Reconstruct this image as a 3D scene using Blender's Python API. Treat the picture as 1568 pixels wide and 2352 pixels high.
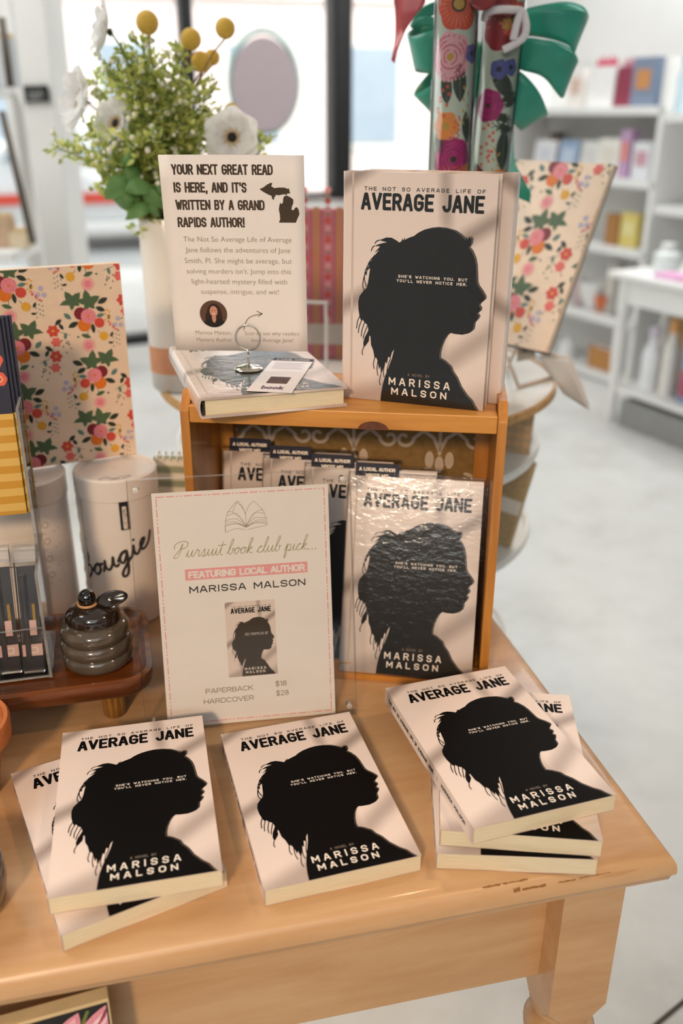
import bpy, bmesh, math, random
from mathutils import Vector, Matrix, Euler
random.seed(7)
PI = math.pi
R = math.radians
S = bpy.context.scene
COL = S.collection
for o in list(bpy.data.objects):
    bpy.data.objects.remove(o)

# ------------------------------------------------------------------ camera (solved from the paperbacks lying on the table; z = 0 is the table top)
FPX, PITCH, ROLL, CAMH = 2081.24, R(23.684), R(0.196), 0.6084
FLOOR = -0.76
cam_d = bpy.data.cameras.new('camera')
cam = bpy.data.objects.new('camera', cam_d)
COL.objects.link(cam)
cam_d.sensor_fit = 'HORIZONTAL'
cam_d.sensor_width = 24.0
cam_d.lens = 24.0 * FPX / 1568
cam.matrix_world = Matrix.Translation((0, 0, CAMH)) @ Matrix.Rotation(PI / 2 - PITCH, 4, 'X') @ Matrix.Rotation(ROLL, 4, 'Z')
cam_d.clip_start = 0.02
cam_d.dof.use_dof = True
cam_d.dof.focus_distance = 0.90
cam_d.dof.aperture_fstop = 2.8
cam_d.dof.aperture_blades = 9
S.camera = cam

# ------------------------------------------------------------------ world, lamps, exposure
W = bpy.data.worlds.new('overcast_sky')
S.world = W
W.use_nodes = True
bg = W.node_tree.nodes['Background']
bg.inputs[0].default_value = (0.93, 0.97, 1.0, 1)
bg.inputs[1].default_value = 3.6
S.view_settings.view_transform = 'Standard'
S.view_settings.look = 'None'
S.view_settings.gamma = 1.0
S.view_settings.use_curve_mapping = False
S.view_settings.exposure = 0.0
S.cycles.use_denoising = True
S.cycles.max_bounces = 10
S.cycles.transparent_max_bounces = 24
S.cycles.caustics_reflective = False
S.cycles.caustics_refractive = False


def spot(name, loc, target, power, col, size=0.06, angle=70, blend=0.6):
    d = bpy.data.lights.new(name, 'SPOT')
    d.energy = power
    d.color = col
    d.shadow_soft_size = size
    d.spot_size = R(angle)
    d.spot_blend = blend
    o = bpy.data.objects.new(name, d)
    COL.objects.link(o)
    o.location = loc
    o.rotation_euler = (Vector(target) - Vector(loc)).to_track_quat('-Z', 'Y').to_euler()
    return o


WARM = (1.0, 0.62, 0.33)
spot('track_lamp_right', (1.25, 0.30, 1.70), (0.02, 0.60, 0), 30, WARM, 0.05, 30, 0.5)
spot('track_lamp_back', (0.75, 1.75, 1.85), (0.0, 0.7, 0), 16, WARM, 0.05)
spot('track_lamp_front', (-0.6, -1.9, 1.60), (-0.22, 0.78, 0.05), 225, (1.0, 0.71, 0.45), 0.16, 35, 1.0)


def panel(name, loc, sx, sy, power, col=(1.0, 0.97, 0.93)):
    """added fill light, no real fitting: flat area lamp shining straight down"""
    d = bpy.data.lights.new(name, 'AREA')
    d.shape = 'RECTANGLE'
    d.size, d.size_y = sx, sy
    d.energy = power
    d.color = col
    o = bpy.data.objects.new(name, d)
    COL.objects.link(o)
    o.location = loc
    return o


panel('fill_panel_right', (1.7, 4.7, 2.28), 1.2, 2.0, 68, (0.97, 0.99, 1.0))  # added fill for the right floor and shelves
panel('fill_panel_window', (-0.6, 4.6, 2.28), 2.4, 1.2, 28, (0.95, 1.0, 1.02))  # added fill for the back of the shop
panel('fill_panel_far', (0.2, -5.0, 2.28), 4.0, 2.4, 135, (0.86, 0.95, 1.0))  # added to brighten the unseen floor mirrored in the glossy covers
panel('fill_panel_rear', (0.1, -1.7, 2.28), 2.4, 1.2, 20, (0.95, 0.97, 1.0))  # added fill on upright faces from behind the camera
panel('fill_panel_left', (-1.9, 2.0, 2.28), 1.2, 2.4, 64, (1.0, 0.99, 0.97))  # added fill for the pillar
sun_d = bpy.data.lights.new('sun', 'SUN')
sun_d.energy = 2.2
sun_d.angle = R(1.0)
sun_d.color = (1.0, 0.96, 0.9)
sun = bpy.data.objects.new('sun', sun_d)
COL.objects.link(sun)
sun.rotation_euler = (R(42), 0, R(18))


# ------------------------------------------------------------------ helpers: points, meshes, materials
def _ray(x, y):
    v = Vector(((x - 784) / FPX, (1176 - y) / FPX, -1.0))
    return cam.matrix_world.to_3x3() @ v


def atz(x, y, z=0.0):
    d = _ray(x, y)
    return Vector((0, 0, CAMH)) + d * ((z - CAMH) / d.z)


def aty(x, y, Y):
    d = _ray(x, y)
    return Vector((0, 0, CAMH)) + d * (Y / d.y)


def rotz(a):
    return Matrix.Rotation(a, 4, 'Z')


class MB:
    """collects faces; build() links them as one mesh object"""
    def __init__(s):
        s.v = []
        s.f = []
        s.m = []

    def add(s, vs, fs, m=0, M=None):
        n = len(s.v)
        for p in vs:
            p = Vector(p)
            s.v.append(tuple(M @ p) if M is not None else tuple(p))
        for f in fs:
            s.f.append([n + i for i in f])
            s.m.append(m)
        return s

    def box(s, c, d, m=0, M=None):
        x, y, z = c
        a, b, e = d[0] / 2, d[1] / 2, d[2] / 2
        vs = [(x + i * a, y + j * b, z + k * e) for k in (-1, 1) for j in (-1, 1) for i in (-1, 1)]
        fs = [(0, 2, 3, 1), (4, 5, 7, 6), (0, 1, 5, 4), (2, 6, 7, 3), (0, 4, 6, 2), (1, 3, 7, 5)]
        return s.add(vs, fs, m, M)

    def lathe(s, prof, n=32, m=0, M=None, a0=0.0, a1=2 * PI):
        full = abs(a1 - a0 - 2 * PI) < 1e-6
        k = n if full else n + 1
        vs = []
        for r, z in prof:
            for i in range(k):
                a = a0 + (a1 - a0) * i / n
                vs.append((r * math.cos(a), r * math.sin(a), z))
        fs = []
        for j in range(len(prof) - 1):
            for i in range(n):
                i2 = (i + 1) % k
                fs.append((j * k + i, j * k + i2, (j + 1) * k + i2, (j + 1) * k + i))
        return s.add(vs, fs, m, M)

    def prism(s, poly, z0, z1, m=0, M=None, caps=True):
        n = len(poly)
        vs = [(x, y, z0) for x, y in poly] + [(x, y, z1) for x, y in poly]
        fs = [(i, (i + 1) % n, n + (i + 1) % n, n + i) for i in range(n)]
        if caps:
            fs += [tuple(range(n))[::-1], tuple(range(n, 2 * n))]
        return s.add(vs, fs, m, M)

    def tube(s, pts, r, n=8, m=0, M=None, closed=False, caps=True):
        pts = [Vector(p) for p in pts]
        k = len(pts)
        rs = r if isinstance(r, (list, tuple)) else [r] * k
        vs = []
        t0 = None
        up = None
        for i, p in enumerate(pts):
            if closed:
                t = (pts[(i + 1) % k] - pts[i - 1]).normalized()
            else:
                t = (pts[min(i + 1, k - 1)] - pts[max(i - 1, 0)]).normalized()
            if up is None:
                up = Vector((0, 0, 1)) if abs(t.z) < 0.9 else Vector((1, 0, 0))
            x = t.cross(up)
            if x.length < 1e-6:
                x = t.orthogonal()
            x.normalize()
            up = x.cross(t).normalized()
            for j in range(n):
                a = 2 * PI * j / n
                vs.append(p + (x * math.cos(a) + up * math.sin(a)) * rs[i])
        fs = []
        for i in range(k if closed else k - 1):
            i2 = (i + 1) % k
            for j in range(n):
                j2 = (j + 1) % n
                fs.append((i * n + j, i * n + j2, i2 * n + j2, i2 * n + j))
        if caps and not closed:
            fs += [tuple(range(n))[::-1], tuple(range((k - 1) * n, k * n))]
        return s.add(vs, fs, m, M)

    def sheet(s, fn, nu, nv, m=0, M=None):
        vs = [fn(i / nu, j / nv) for j in range(nv + 1) for i in range(nu + 1)]
        w = nu + 1
        fs = [(j * w + i, j * w + i + 1, (j + 1) * w + i + 1, (j + 1) * w + i) for j in range(nv) for i in range(nu)]
        return s.add(vs, fs, m, M)

    def ball(s, c, r, n=12, k=8, m=0, sc=(1, 1, 1), M=None):
        c = Vector(c)
        prof = [(max(r * math.sin(PI * j / k), 1e-5), -r * math.cos(PI * j / k)) for j in range(k + 1)]
        T = Matrix.Translation(c) @ Matrix.Diagonal((sc[0], sc[1], sc[2], 1))
        return s.lathe(prof, n, m, (M @ T) if M is not None else T)

    def data(s, name, mats, smooth=False, bevel=0.0, seg=2, weld=False):
        me = bpy.data.meshes.new(name)
        me.from_pydata(s.v, [], s.f)
        for m in (mats if isinstance(mats, (list, tuple)) else [mats]):
            me.materials.append(m)
        me.polygons.foreach_set('material_index', s.m)
        if bevel or weld:
            b = bmesh.new()
            b.from_mesh(me)
            bmesh.ops.remove_doubles(b, verts=b.verts, dist=1e-6)
            if bevel:
                es = [e for e in b.edges if len(e.link_faces) == 2 and e.calc_face_angle(0) > 0.6]
                bmesh.ops.bevel(b, geom=es, offset=bevel, segments=seg, profile=0.5, affect='EDGES', clamp_overlap=True)
            b.to_mesh(me)
            b.free()
        if smooth is True:
            me.polygons.foreach_set('use_smooth', [True] * len(me.polygons))
        elif smooth:
            me.polygons.foreach_set('use_smooth', [True] * len(me.polygons))
            me.set_sharp_from_angle(angle=R(smooth))
        me.validate()
        me.update()
        return me

    def build(s, name, mats, parent=None, M=None, smooth=False, bevel=0.0, seg=2, weld=False):
        return link(name, s.data(name, mats, smooth, bevel, seg, weld), parent, M)


def link(name, me, parent=None, M=None):
    o = bpy.data.objects.new(name, me)
    COL.objects.link(o)
    if parent is not None:
        o.parent = parent
    if M is not None:
        o.matrix_local = M
    return o


def tag(o, label, cat, group=None, kind=None):
    if label:
        o['label'] = label
    if cat:
        o['category'] = cat
    if group:
        o['group'] = group
    if kind:
        o['kind'] = kind
    return o


def thing(name, label, cat, M=None, group=None):
    o = bpy.data.objects.new(name, None)
    o.empty_display_size = 0.02
    COL.objects.link(o)
    if M is not None:
        o.matrix_world = M
    return tag(o, label, cat, group)


def struct(name, mb, mats, label=None, M=None, smooth=False, bevel=0.0):
    o = mb.build(name, mats, None, M, smooth, bevel)
    o['kind'] = 'structure'
    if label:
        o['label'] = label
    return o


def copy_tree(o, parent=None):
    c = o.copy()
    COL.objects.link(c)
    if parent is not None:
        c.parent = parent
    for ch in list(o.children):
        copy_tree(ch, c)
    return c


def srgb(h):
    if isinstance(h, (tuple, list)):
        return tuple(h) + (1,) if len(h) == 3 else tuple(h)
    h = h.lstrip('#')
    c = [int(h[i:i + 2], 16) / 255 for i in (0, 2, 4)]
    return tuple((x / 12.92 if x <= 0.04045 else ((x + 0.055) / 1.055) ** 2.4) for x in c) + (1,)


class NT:
    """small node-graph helper"""
    def __init__(s, name):
        s.mat = bpy.data.materials.new(name)
        s.mat.use_nodes = True
        s.t = s.mat.node_tree
        s.b = s.t.nodes['Principled BSDF']
        s.out = s.t.nodes['Material Output']

    def n(s, typ, **kw):
        x = s.t.nodes.new(typ)
        for k, v in kw.items():
            setattr(x, k, v)
        return x

    def to(s, sock, v):
        if isinstance(v, (int, float)):
            sock.default_value = v
        elif isinstance(v, (tuple, list)):
            sock.default_value = v
        else:
            s.t.links.new(v, sock)

    def math(s, op, a, b=0.0, c=None, clamp=False):
        x = s.n('ShaderNodeMath', operation=op, use_clamp=clamp)
        s.to(x.inputs[0], a)
        s.to(x.inputs[1], b)
        if c is not None:
            s.to(x.inputs[2], c)
        return x.outputs[0]

    def mix(s, f, a, b, mode='MIX'):
        x = s.n('ShaderNodeMix', data_type='RGBA', blend_type=mode)
        s.to(x.inputs[0], f)
        s.to(x.inputs[6], a)
        s.to(x.inputs[7], b)
        return x.outputs[2]

    def coord(s, kind='Object', scale=(1, 1, 1), loc=(0, 0, 0), rot=(0, 0, 0)):
        tc = s.n('ShaderNodeTexCoord')
        mp = s.n('ShaderNodeMapping')
        s.t.links.new(tc.outputs[kind], mp.inputs[0])
        mp.inputs['Scale'].default_value = scale
        mp.inputs['Location'].default_value = loc
        mp.inputs['Rotation'].default_value = rot
        return mp.outputs[0]

    def noise(s, vec, scale, detail=3.0, rough=0.55, dist=0.0):
        x = s.n('ShaderNodeTexNoise')
        s.to(x.inputs['Vector'], vec)
        x.inputs['Scale'].default_value = scale
        x.inputs['Detail'].default_value = detail
        x.inputs['Roughness'].default_value = rough
        x.inputs['Distortion'].default_value = dist
        return x.outputs[0]

    def ramp(s, f, stops):
        x = s.n('ShaderNodeValToRGB')
        s.to(x.inputs[0], f)
        e = x.color_ramp.elements
        while len(e) < len(stops):
            e.new(0.5)
        for i, (p, c) in enumerate(stops):
            e[i].position = p
            e[i].color = srgb(c) if isinstance(c, str) else tuple(c)
        return x.outputs[0]

    def bump(s, h, strength=0.2, dist=0.01, to='Normal'):
        x = s.n('ShaderNodeBump')
        x.inputs['Strength'].default_value = strength
        x.inputs['Distance'].default_value = dist
        s.to(x.inputs['Height'], h)
        s.t.links.new(x.outputs[0], s.b.inputs[to])
        return x

    def set(s, **kw):
        for k, v in kw.items():
            s.to(s.b.inputs[k.replace('_', ' ')], v)
        return s


def plain(name, col, rough=0.6, var=0.06, scale=40.0, metal=0.0, coat=0.0, spec=0.5, bump=0.0, sheen=0.0, sss=0.0, alpha=None):
    """procedural paint / plastic / paper: a colour with a little noise in it"""
    t = NT(name)
    c = srgb(col)
    v = t.noise(t.coord(), scale, 3)
    k = t.ramp(v, [(0.3, tuple(max(0, x * (1 - var)) for x in c[:3]) + (1,)), (0.7, tuple(min(1, x * (1 + var)) for x in c[:3]) + (1,))])
    t.set(Base_Color=k, Roughness=rough, Metallic=metal)
    t.b.inputs['Specular IOR Level'].default_value = spec
    t.b.inputs['Coat Weight'].default_value = coat
    t.b.inputs['Coat Roughness'].default_value = 0.08
    if sheen:
        t.b.inputs['Sheen Weight'].default_value = sheen
    if sss:
        t.b.inputs['Subsurface Weight'].default_value = sss
        t.b.inputs['Subsurface Radius'].default_value = (0.01, 0.006, 0.004)
    if bump:
        t.bump(v, bump, 0.004)
    return t.mat


def clear(name, tint=(1, 1, 1), rough=0.02, ior=1.45, haze=0.0, hazecol=(0.9, 0.9, 0.9)):
    """thin clear plastic or glass: see-through with fresnel reflections, optional milky haze"""
    t = NT(name)
    t.t.nodes.remove(t.b)
    tr = t.n('ShaderNodeBsdfTransparent')
    tr.inputs[0].default_value = tuple(tint) + (1,)
    gl = t.n('ShaderNodeBsdfGlossy')
    gl.inputs['Roughness'].default_value = rough
    fr = t.n('ShaderNodeFresnel')
    fr.inputs[0].default_value = ior
    m = t.n('ShaderNodeMixShader')
    t.t.links.new(fr.outputs[0], m.inputs[0])
    t.t.links.new(tr.outputs[0], m.inputs[1])
    t.t.links.new(gl.outputs[0], m.inputs[2])
    o = m.outputs[0]
    if haze:
        df = t.n('ShaderNodeBsdfDiffuse')
        df.inputs[0].default_value = tuple(hazecol) + (1,)
        m2 = t.n('ShaderNodeMixShader')
        h = t.noise(t.coord(), 25, 2)
        t.to(m2.inputs[0], t.math('MULTIPLY', h, haze * 2))
        t.t.links.new(o, m2.inputs[1])
        t.t.links.new(df.outputs[0], m2.inputs[2])
        o = m2.outputs[0]
    t.t.links.new(o, t.out.inputs[0])
    return t.mat


def wood(name, dark, mid, light, scale=1.0, axis='X', rough=0.45, coat=0.15, knots=False):
    t = NT(name)
    sc = {'X': (1.2, 14, 14), 'Y': (14, 1.2, 14), 'Z': (14, 14, 1.2)}[axis]
    vec = t.coord('Object', tuple(k * scale for k in sc))
    a = t.noise(vec, 4.0, 5, 0.6, 0.6)
    w = t.n('ShaderNodeTexWave', wave_type='BANDS', bands_direction={'X': 'Y', 'Y': 'X', 'Z': 'X'}[axis])
    t.to(w.inputs['Vector'], vec)
    w.inputs['Scale'].default_value = 1.1
    w.inputs['Distortion'].default_value = 6.0
    w.inputs['Detail'].default_value = 3.0
    f = t.math('ADD', t.math('MULTIPLY', a, 0.85), t.math('MULTIPLY', w.outputs[1], 0.15))
    c = t.ramp(f, [(0.25, dark), (0.5, mid), (0.8, light)])
    t.set(Base_Color=c, Roughness=rough)
    t.b.inputs['Coat Weight'].default_value = coat
    t.bump(f, 0.12, 0.002)
    return t.mat


# ------------------------------------------------------------------ lettering: a monoline stroke face, a cursive hand, and the built-in text face
def arc(cx, cy, rx, ry, a0, a1, n=6):
    return [(cx + rx * math.cos(R(a0 + (a1 - a0) * i / n)), cy + ry * math.sin(R(a0 + (a1 - a0) * i / n))) for i in range(n + 1)]


_O = arc(.5, .72, .5, .28, 0, 180) + arc(.5, .28, .5, .28, 180, 360) + [(1, .72)]
_C = arc(.5, .72, .5, .28, 20, 180) + arc(.5, .28, .5, .28, 180, 340)
_Cs = [(1, .8), (.8, .97), (.5, 1), (.2, .97), (.02, .82), (0, .66), (.2, .55), (.5, .5), (.8, .45), (1, .33), (.98, .17), (.8, .03), (.5, 0), (.2, .03), (0, .2)]
GL = {
    'A': (1, [[(0, 0), (.42, 1), (.58, 1), (1, 0)], [(.18, .3), (.82, .3)]]),
    'B': (.9, [[(0, 0), (0, 1), (.65, 1)] + arc(.65, .76, .3, .24, 90, -90) + [(0, .52)], [(.65, .52)] + arc(.65, .26, .35, .26, 90, -90) + [(0, 0)]]),
    'C': (.95, [_C]),
    'D': (.95, [[(0, 0), (0, 1), (.5, 1)] + arc(.5, .7, .5, .3, 90, 0) + arc(.5, .3, .5, .3, 0, -90) + [(0, 0)]]),
    'E': (.82, [[(1, 1), (0, 1), (0, 0), (1, 0)], [(0, .5), (.85, .5)]]),
    'F': (.8, [[(1, 1), (0, 1), (0, 0)], [(0, .5), (.85, .5)]]),
    'G': (.98, [arc(.5, .72, .5, .28, 20, 180) + arc(.5, .28, .5, .28, 180, 360) + [(1, .48), (.55, .48)]]),
    'H': (.95, [[(0, 0), (0, 1)], [(1, 0), (1, 1)], [(0, .5), (1, .5)]]),
    'I': (.12, [[(.5, 0), (.5, 1)]]),
    'J': (.8, [[(1, 1), (1, .28)] + arc(.5, .28, .5, .28, 0, -170)]),
    'K': (.95, [[(0, 0), (0, 1)], [(1, 1), (0, .42)], [(.33, .6), (1, 0)]]),
    'L': (.78, [[(0, 1), (0, 0), (1, 0)]]),
    'M': (1.15, [[(0, 0), (0, 1), (.5, .3), (1, 1), (1, 0)]]),
    'N': (.98, [[(0, 0), (0, 1), (1, 0), (1, 1)]]),
    'O': (1, [_O]),
    'P': (.9, [[(0, 0), (0, 1), (.6, 1)] + arc(.6, .72, .4, .28, 90, -90) + [(0, .44)]]),
    'Q': (1, [_O, [(.6, .25), (1, -.05)]]),
    'R': (.93, [[(0, 0), (0, 1), (.6, 1)] + arc(.6, .74, .4, .26, 90, -90) + [(0, .48)], [(.55, .48), (1, 0)]]),
    'S': (.9, [_Cs]),
    'T': (.9, [[(0, 1), (1, 1)], [(.5, 1), (.5, 0)]]),
    'U': (.95, [[(0, 1), (0, .28)] + arc(.5, .28, .5, .28, 180, 360) + [(1, 1)]]),
    'V': (1, [[(0, 1), (.5, 0), (1, 1)]]),
    'W': (1.35, [[(0, 1), (.27, 0), (.5, .8), (.73, 0), (1, 1)]]),
    'X': (.95, [[(0, 0), (1, 1)], [(0, 1), (1, 0)]]),
    'Y': (.95, [[(0, 1), (.5, .45), (1, 1)], [(.5, .45), (.5, 0)]]),
    'Z': (.9, [[(0, 1), (1, 1), (0, 0), (1, 0)]]),
    '1': (.35, [[(0, .8), (.9, 1), (.9, 0)]]),
    '2': (.85, [arc(.5, .72, .5, .28, 160, -20) + [(0, 0), (1, 0)]]),
    '8': (.85, [arc(.5, .75, .42, .25, 0, 360, 12), arc(.5, .26, .5, .26, 0, 360, 12)]),
    '$': (.85, [_Cs, [(.5, 1.12), (.5, -.12)]]),
    '.': (.1, [[(.5, 0), (.5, .03)]]), ',': (.15, [[(.6, .03), (.3, -.18)]]), "'": (.1, [[(.5, 1), (.5, .78)]]),
    '!': (.12, [[(.5, 1), (.5, .32)], [(.5, .03), (.5, 0)]]), '|': (.1, [[(.5, -.1), (.5, 1.1)]]),
}


def strokes(mb, pls, w, z=0.0, m=0, fn=None, rnd=True):
    """flat ribbons of width w along 2-D polylines, in the plane z"""
    h = w / 2

    cnt = [0]

    def put(ps):
        # overlapping strokes sit a few microns apart so that they never share a plane
        zz_ = z + (cnt[0] % 25) * 3e-6
        cnt[0] += 1
        mb.add([fn(x, y, zz_) if fn else (x, y, zz_) for x, y in ps], [tuple(range(len(ps)))], m)
    for pl in pls:
        k = len(pl)
        for i in range(k - 1):
            (x0, y0), (x1, y1) = pl[i], pl[i + 1]
            dx, dy = x1 - x0, y1 - y0
            L = math.hypot(dx, dy)
            if L < 1e-9:
                continue
            dx, dy = dx / L, dy / L
            e0 = h if (i == 0 and not rnd) else 0
            e1 = h if (i == k - 2 and not rnd) else 0
            x0 -= dx * e0; y0 -= dy * e0; x1 += dx * e1; y1 += dy * e1
            put([(x0 - dy * -h, y0 + dx * -h), (x1 - dy * -h, y1 + dx * -h), (x1 - dy * h, y1 + dx * h), (x0 - dy * h, y0 + dx * h)])
        rng = range(k) if rnd else range(1, k - 1)
        for i in rng:
            x, y = pl[i]
            put([(x + h * math.cos(j * PI / 4 + .39), y + h * math.sin(j * PI / 4 + .39)) for j in range(8)])


def text_width(txt, aspect, gap, space):
    return sum((space if c == ' ' else GL[c][0] * aspect) for c in txt) + gap * (len(txt) - 1)


def letters(mb, txt, x0, x1, y0, h, w, gap=0.35, space=0.5, z=0.0, m=0, rot=None, rnd=False, fn=None):
    """capitals of height h fitted between x0 and x1 on baseline y0, stroke width w (gaps relative to letter width)"""
    T = text_width(txt, 1.0, gap, space)
    n = sum(1 for c in txt)
    u = (x1 - x0 - w) / T
    x = x0 + w / 2
    for c in txt:
        if c == ' ':
            x += (space + gap) * u
            continue
        gw, pls = GL[c]
        gw *= u
        q = [[(x + px * gw, y0 + w / 2 + py * (h - w)) for px, py in pl] for pl in pls]
        if rot:
            q = [[rot(*p) for p in pl] for pl in q]
        strokes(mb, q, w, z, m, fn, rnd)
        x += gw + gap * u


CUR = {
    'P': (1.5, [[(.55, .1), (.2, -.1), (.0, .1), (.2, .5), (.6, 1.3), (.75, 2.1), (.72, 1.2), (.55, .3)], [(-.1, 1.3), (-.25, 1.8), (.2, 2.3), (.9, 2.45), (1.45, 2.1), (1.3, 1.5), (.75, 1.25)]]),
    'u': (1.0, [[(0, .1), (.15, .6), (.2, 1), (.18, .4), (.35, .0), (.6, .3), (.75, 1), (.72, .35), (.85, 0), (1.0, .1)]]),
    'r': (.85, [[(0, .1), (.25, .9), (.3, 1.15), (.36, .95), (.6, .9), (.58, .4), (.68, .03), (.85, .1)]]),
    's': (.75, [[(0, .1), (.3, .8), (.38, 1.1), (.5, .6), (.45, .1), (.2, .02), (.5, .02), (.75, .1)]]),
    'i': (.5, [[(0, .1), (.18, .7), (.22, 1), (.2, .35), (.33, .0), (.5, .1)], [(.3, 1.5), (.31, 1.52)]]),
    't': (.6, [[(0, .1), (.25, 1), (.32, 2), (.27, .5), (.4, 0), (.6, .1)], [(-.15, 1.45), (.8, 1.55)]]),
    'b': (.85, [[(0, .1), (.35, 1.2), (.5, 2.1), (.36, 2.35), (.22, 1.6), (.18, .4), (.4, .0), (.68, .35), (.6, .9), (.72, .8), (.85, .85)]]),
    'o': (.8, [[(0, .5), (.2, .85), (.45, 1), (.2, .8), (.1, .35), (.32, .0), (.6, .35), (.52, .95), (.66, .8), (.8, .85)]]),
    'k': (.85, [[(0, .1), (.35, 1.2), (.5, 2.1), (.36, 2.35), (.22, 1.6), (.18, .0), (.26, .6), (.55, 1), (.6, .7), (.3, .5), (.55, .08), (.85, .1)]]),
    'c': (.7, [[(0, .1), (.25, .75), (.55, .92), (.4, 1), (.14, .6), (.18, .12), (.42, 0), (.7, .15)]]),
    'l': (.5, [[(0, .1), (.32, 1.2), (.45, 2.1), (.32, 2.35), (.2, 1.6), (.18, .4), (.32, 0), (.5, .1)]]),
    'p': (.95, [[(0, .1), (.2, .8), (.25, 1.05), (.2, 0), (.15, -.9), (.25, -1.1), (.32, -.6), (.3, .5), (.5, 1), (.75, .75), (.7, .2), (.45, .02), (.75, .02), (.95, .1)]]),
    'g': (.85, [[(0, .4), (.3, .95), (.55, 1), (.25, .85), (.12, .35), (.3, 0), (.55, .5), (.62, .95), (.55, -.3), (.4, -1.2), (.15, -1.3), (.1, -.9), (.45, -.3), (.85, .15)]]),
    'e': (.7, [[(0, .2), (.3, .5), (.5, .85), (.35, 1), (.15, .65), (.2, .1), (.45, 0), (.75, .3), (1.0, 1.0)]]),
    'B': (1.2, [[(.4, 2.3), (.3, 1.2), (.15, 0)], [(-.1, 1.9), (.4, 2.5), (.95, 2.2), (.8, 1.5), (.35, 1.25), (.95, 1.1), (1.0, .4), (.5, -.05), (.1, .2)]]),
    '.': (.45, [[(.2, .0), (.21, .02)]]),
}


def smooth_line(p, n=5):
    if len(p) < 3:
        return p
    o = []
    q = [p[0]] + list(p) + [p[-1]]
    for i in range(1, len(q) - 2):
        a, b, c, d = q[i - 1], q[i], q[i + 1], q[i + 2]
        for j in range(n):
            t = j / n
            o.append(tuple(0.5 * ((2 * b[k]) + (-a[k] + c[k]) * t + (2 * a[k] - 5 * b[k] + 4 * c[k] - d[k]) * t * t + (-a[k] + 3 * b[k] - 3 * c[k] + d[k]) * t ** 3) for k in range(len(b))))
    o.append(p[-1])
    return o


def cursive(mb, txt, x0, x1, y0, xh, w, z=0.0, m=0, slant=0.25, space=0.5, fn=None):
    T = sum(space if c == ' ' else CUR[c][0] for c in txt)
    u = (x1 - x0) / T
    x = x0
    for c in txt:
        if c == ' ':
            x += space * u
            continue
        gw, pls = CUR[c]
        q = [smooth_line([(x + px * u + py * xh * slant, y0 + py * xh) for px, py in pl], 4) for pl in pls]
        strokes(mb, q, w * (2.2 if c == '.' else 1), z, m, fn)
        x += gw * u


def type_text(mb, txt, x0, x1, y0, z=0.0, m=0, h=None, off=0.0, shear=0.0):
    """the built-in face, fitted to the width x0..x1 on baseline y0"""
    cu = bpy.data.curves.new('text', 'FONT')
    cu.body = txt
    cu.size = 1.0
    cu.resolution_u = 3
    cu.offset = off
    cu.shear = shear
    ob = bpy.data.objects.new('text', cu)
    COL.objects.link(ob)
    dg = bpy.context.evaluated_depsgraph_get()
    me = bpy.data.meshes.new_from_object(ob.evaluated_get(dg))
    xs = [v.co.x for v in me.vertices]
    a, b = min(xs), max(xs)
    s = (x1 - x0) / (b - a)
    sy = s if h is None else h / 0.73
    mb.add([((v.co.x - a) * s + x0, v.co.y * sy + y0, z) for v in me.vertices], [tuple(p.vertices) for p in me.polygons], m)
    bpy.data.objects.remove(ob)
    bpy.data.curves.remove(cu)
    bpy.data.meshes.remove(me)


# ------------------------------------------------------------------ materials of the setting
def concrete_mat():
    t = NT('polished_concrete')
    v = t.coord()
    a = t.noise(v, 1.6, 6, 0.6, 0.4)
    b = t.noise(v, 9, 5, 0.6)
    f = t.math('ADD', t.math('MULTIPLY', a, 0.7), t.math('MULTIPLY', b, 0.3))
    t.set(Base_Color=t.ramp(f, [(0.3, '#bcbab5'), (0.5, '#d0cfcb'), (0.7, '#dddcd9')]), Roughness=0.42)
    return t.mat


M_concrete = concrete_mat()
M_wall = plain('white_wall_paint', '#e4e3df', 0.7, 0.02, 6)
M_ceiling = plain('ceiling_paint', '#dcdad6', 0.8, 0.02, 6)
M_blackmetal = plain('black_window_frame', '#101112', 0.45, 0.1, 20)
M_glass = clear('window_glass', (0.97, 0.985, 0.98), 0.01)
M_street = plain('sunlit_asphalt', '#9a9a98', 0.9, 0.08, 3)
M_walk = plain('pale_sidewalk', '#c9c6c0', 0.9, 0.05, 3)
M_facade = NT('pale_brick')
_v = M_facade.coord('Object', (1, 1, 1))
_bk = M_facade.n('ShaderNodeTexBrick')
M_facade.to(_bk.inputs['Vector'], M_facade.coord('Object', (1, 1, 1), rot=(R(90), 0, 0)))
_bk.inputs['Color1'].default_value = srgb('#e2d0ca')
_bk.inputs['Color2'].default_value = srgb('#dcc5be')
_bk.inputs['Mortar'].default_value = srgb('#e6dfdb')
_bk.inputs['Scale'].default_value = 4.0
M_facade.set(Base_Color=_bk.outputs[0], Roughness=0.9)
M_facade = M_facade.mat
M_stone = plain('pale_limestone', '#d8d2ca', 0.9, 0.04, 4)
M_darkpane = plain('dark_far_glass', '#8e99a3', 0.3, 0.05, 2)

# ------------------------------------------------------------------ the room
m = MB()
m.add([(-6, -7.2, 0), (9, -7.2, 0), (9, 9, 0), (-6, 9, 0)], [(0, 1, 2, 3)])
floor = struct('floor', m, M_concrete, 'pale polished concrete shop floor', Matrix.Translation((0, 0, FLOOR)))
a, b = atz(1440, 2410, FLOOR), atz(1568, 2303, FLOOR)
d = (b - a).normalized()
n = Vector((-d.y, d.x, 0)) * 0.004
p, q = a - d * 0.6, b + d * 1.6
m = MB()
m.add([p - n, q - n, q + n, p + n], [(0, 1, 2, 3)])
o = m.build('floor_joint', plain('dark_joint', '#4c463c', 0.9), floor, Matrix.Translation((0, 0, 0.0012 - 0)) )
o.matrix_local = Matrix.Translation((0, 0, -FLOOR + 0.0012))

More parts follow.
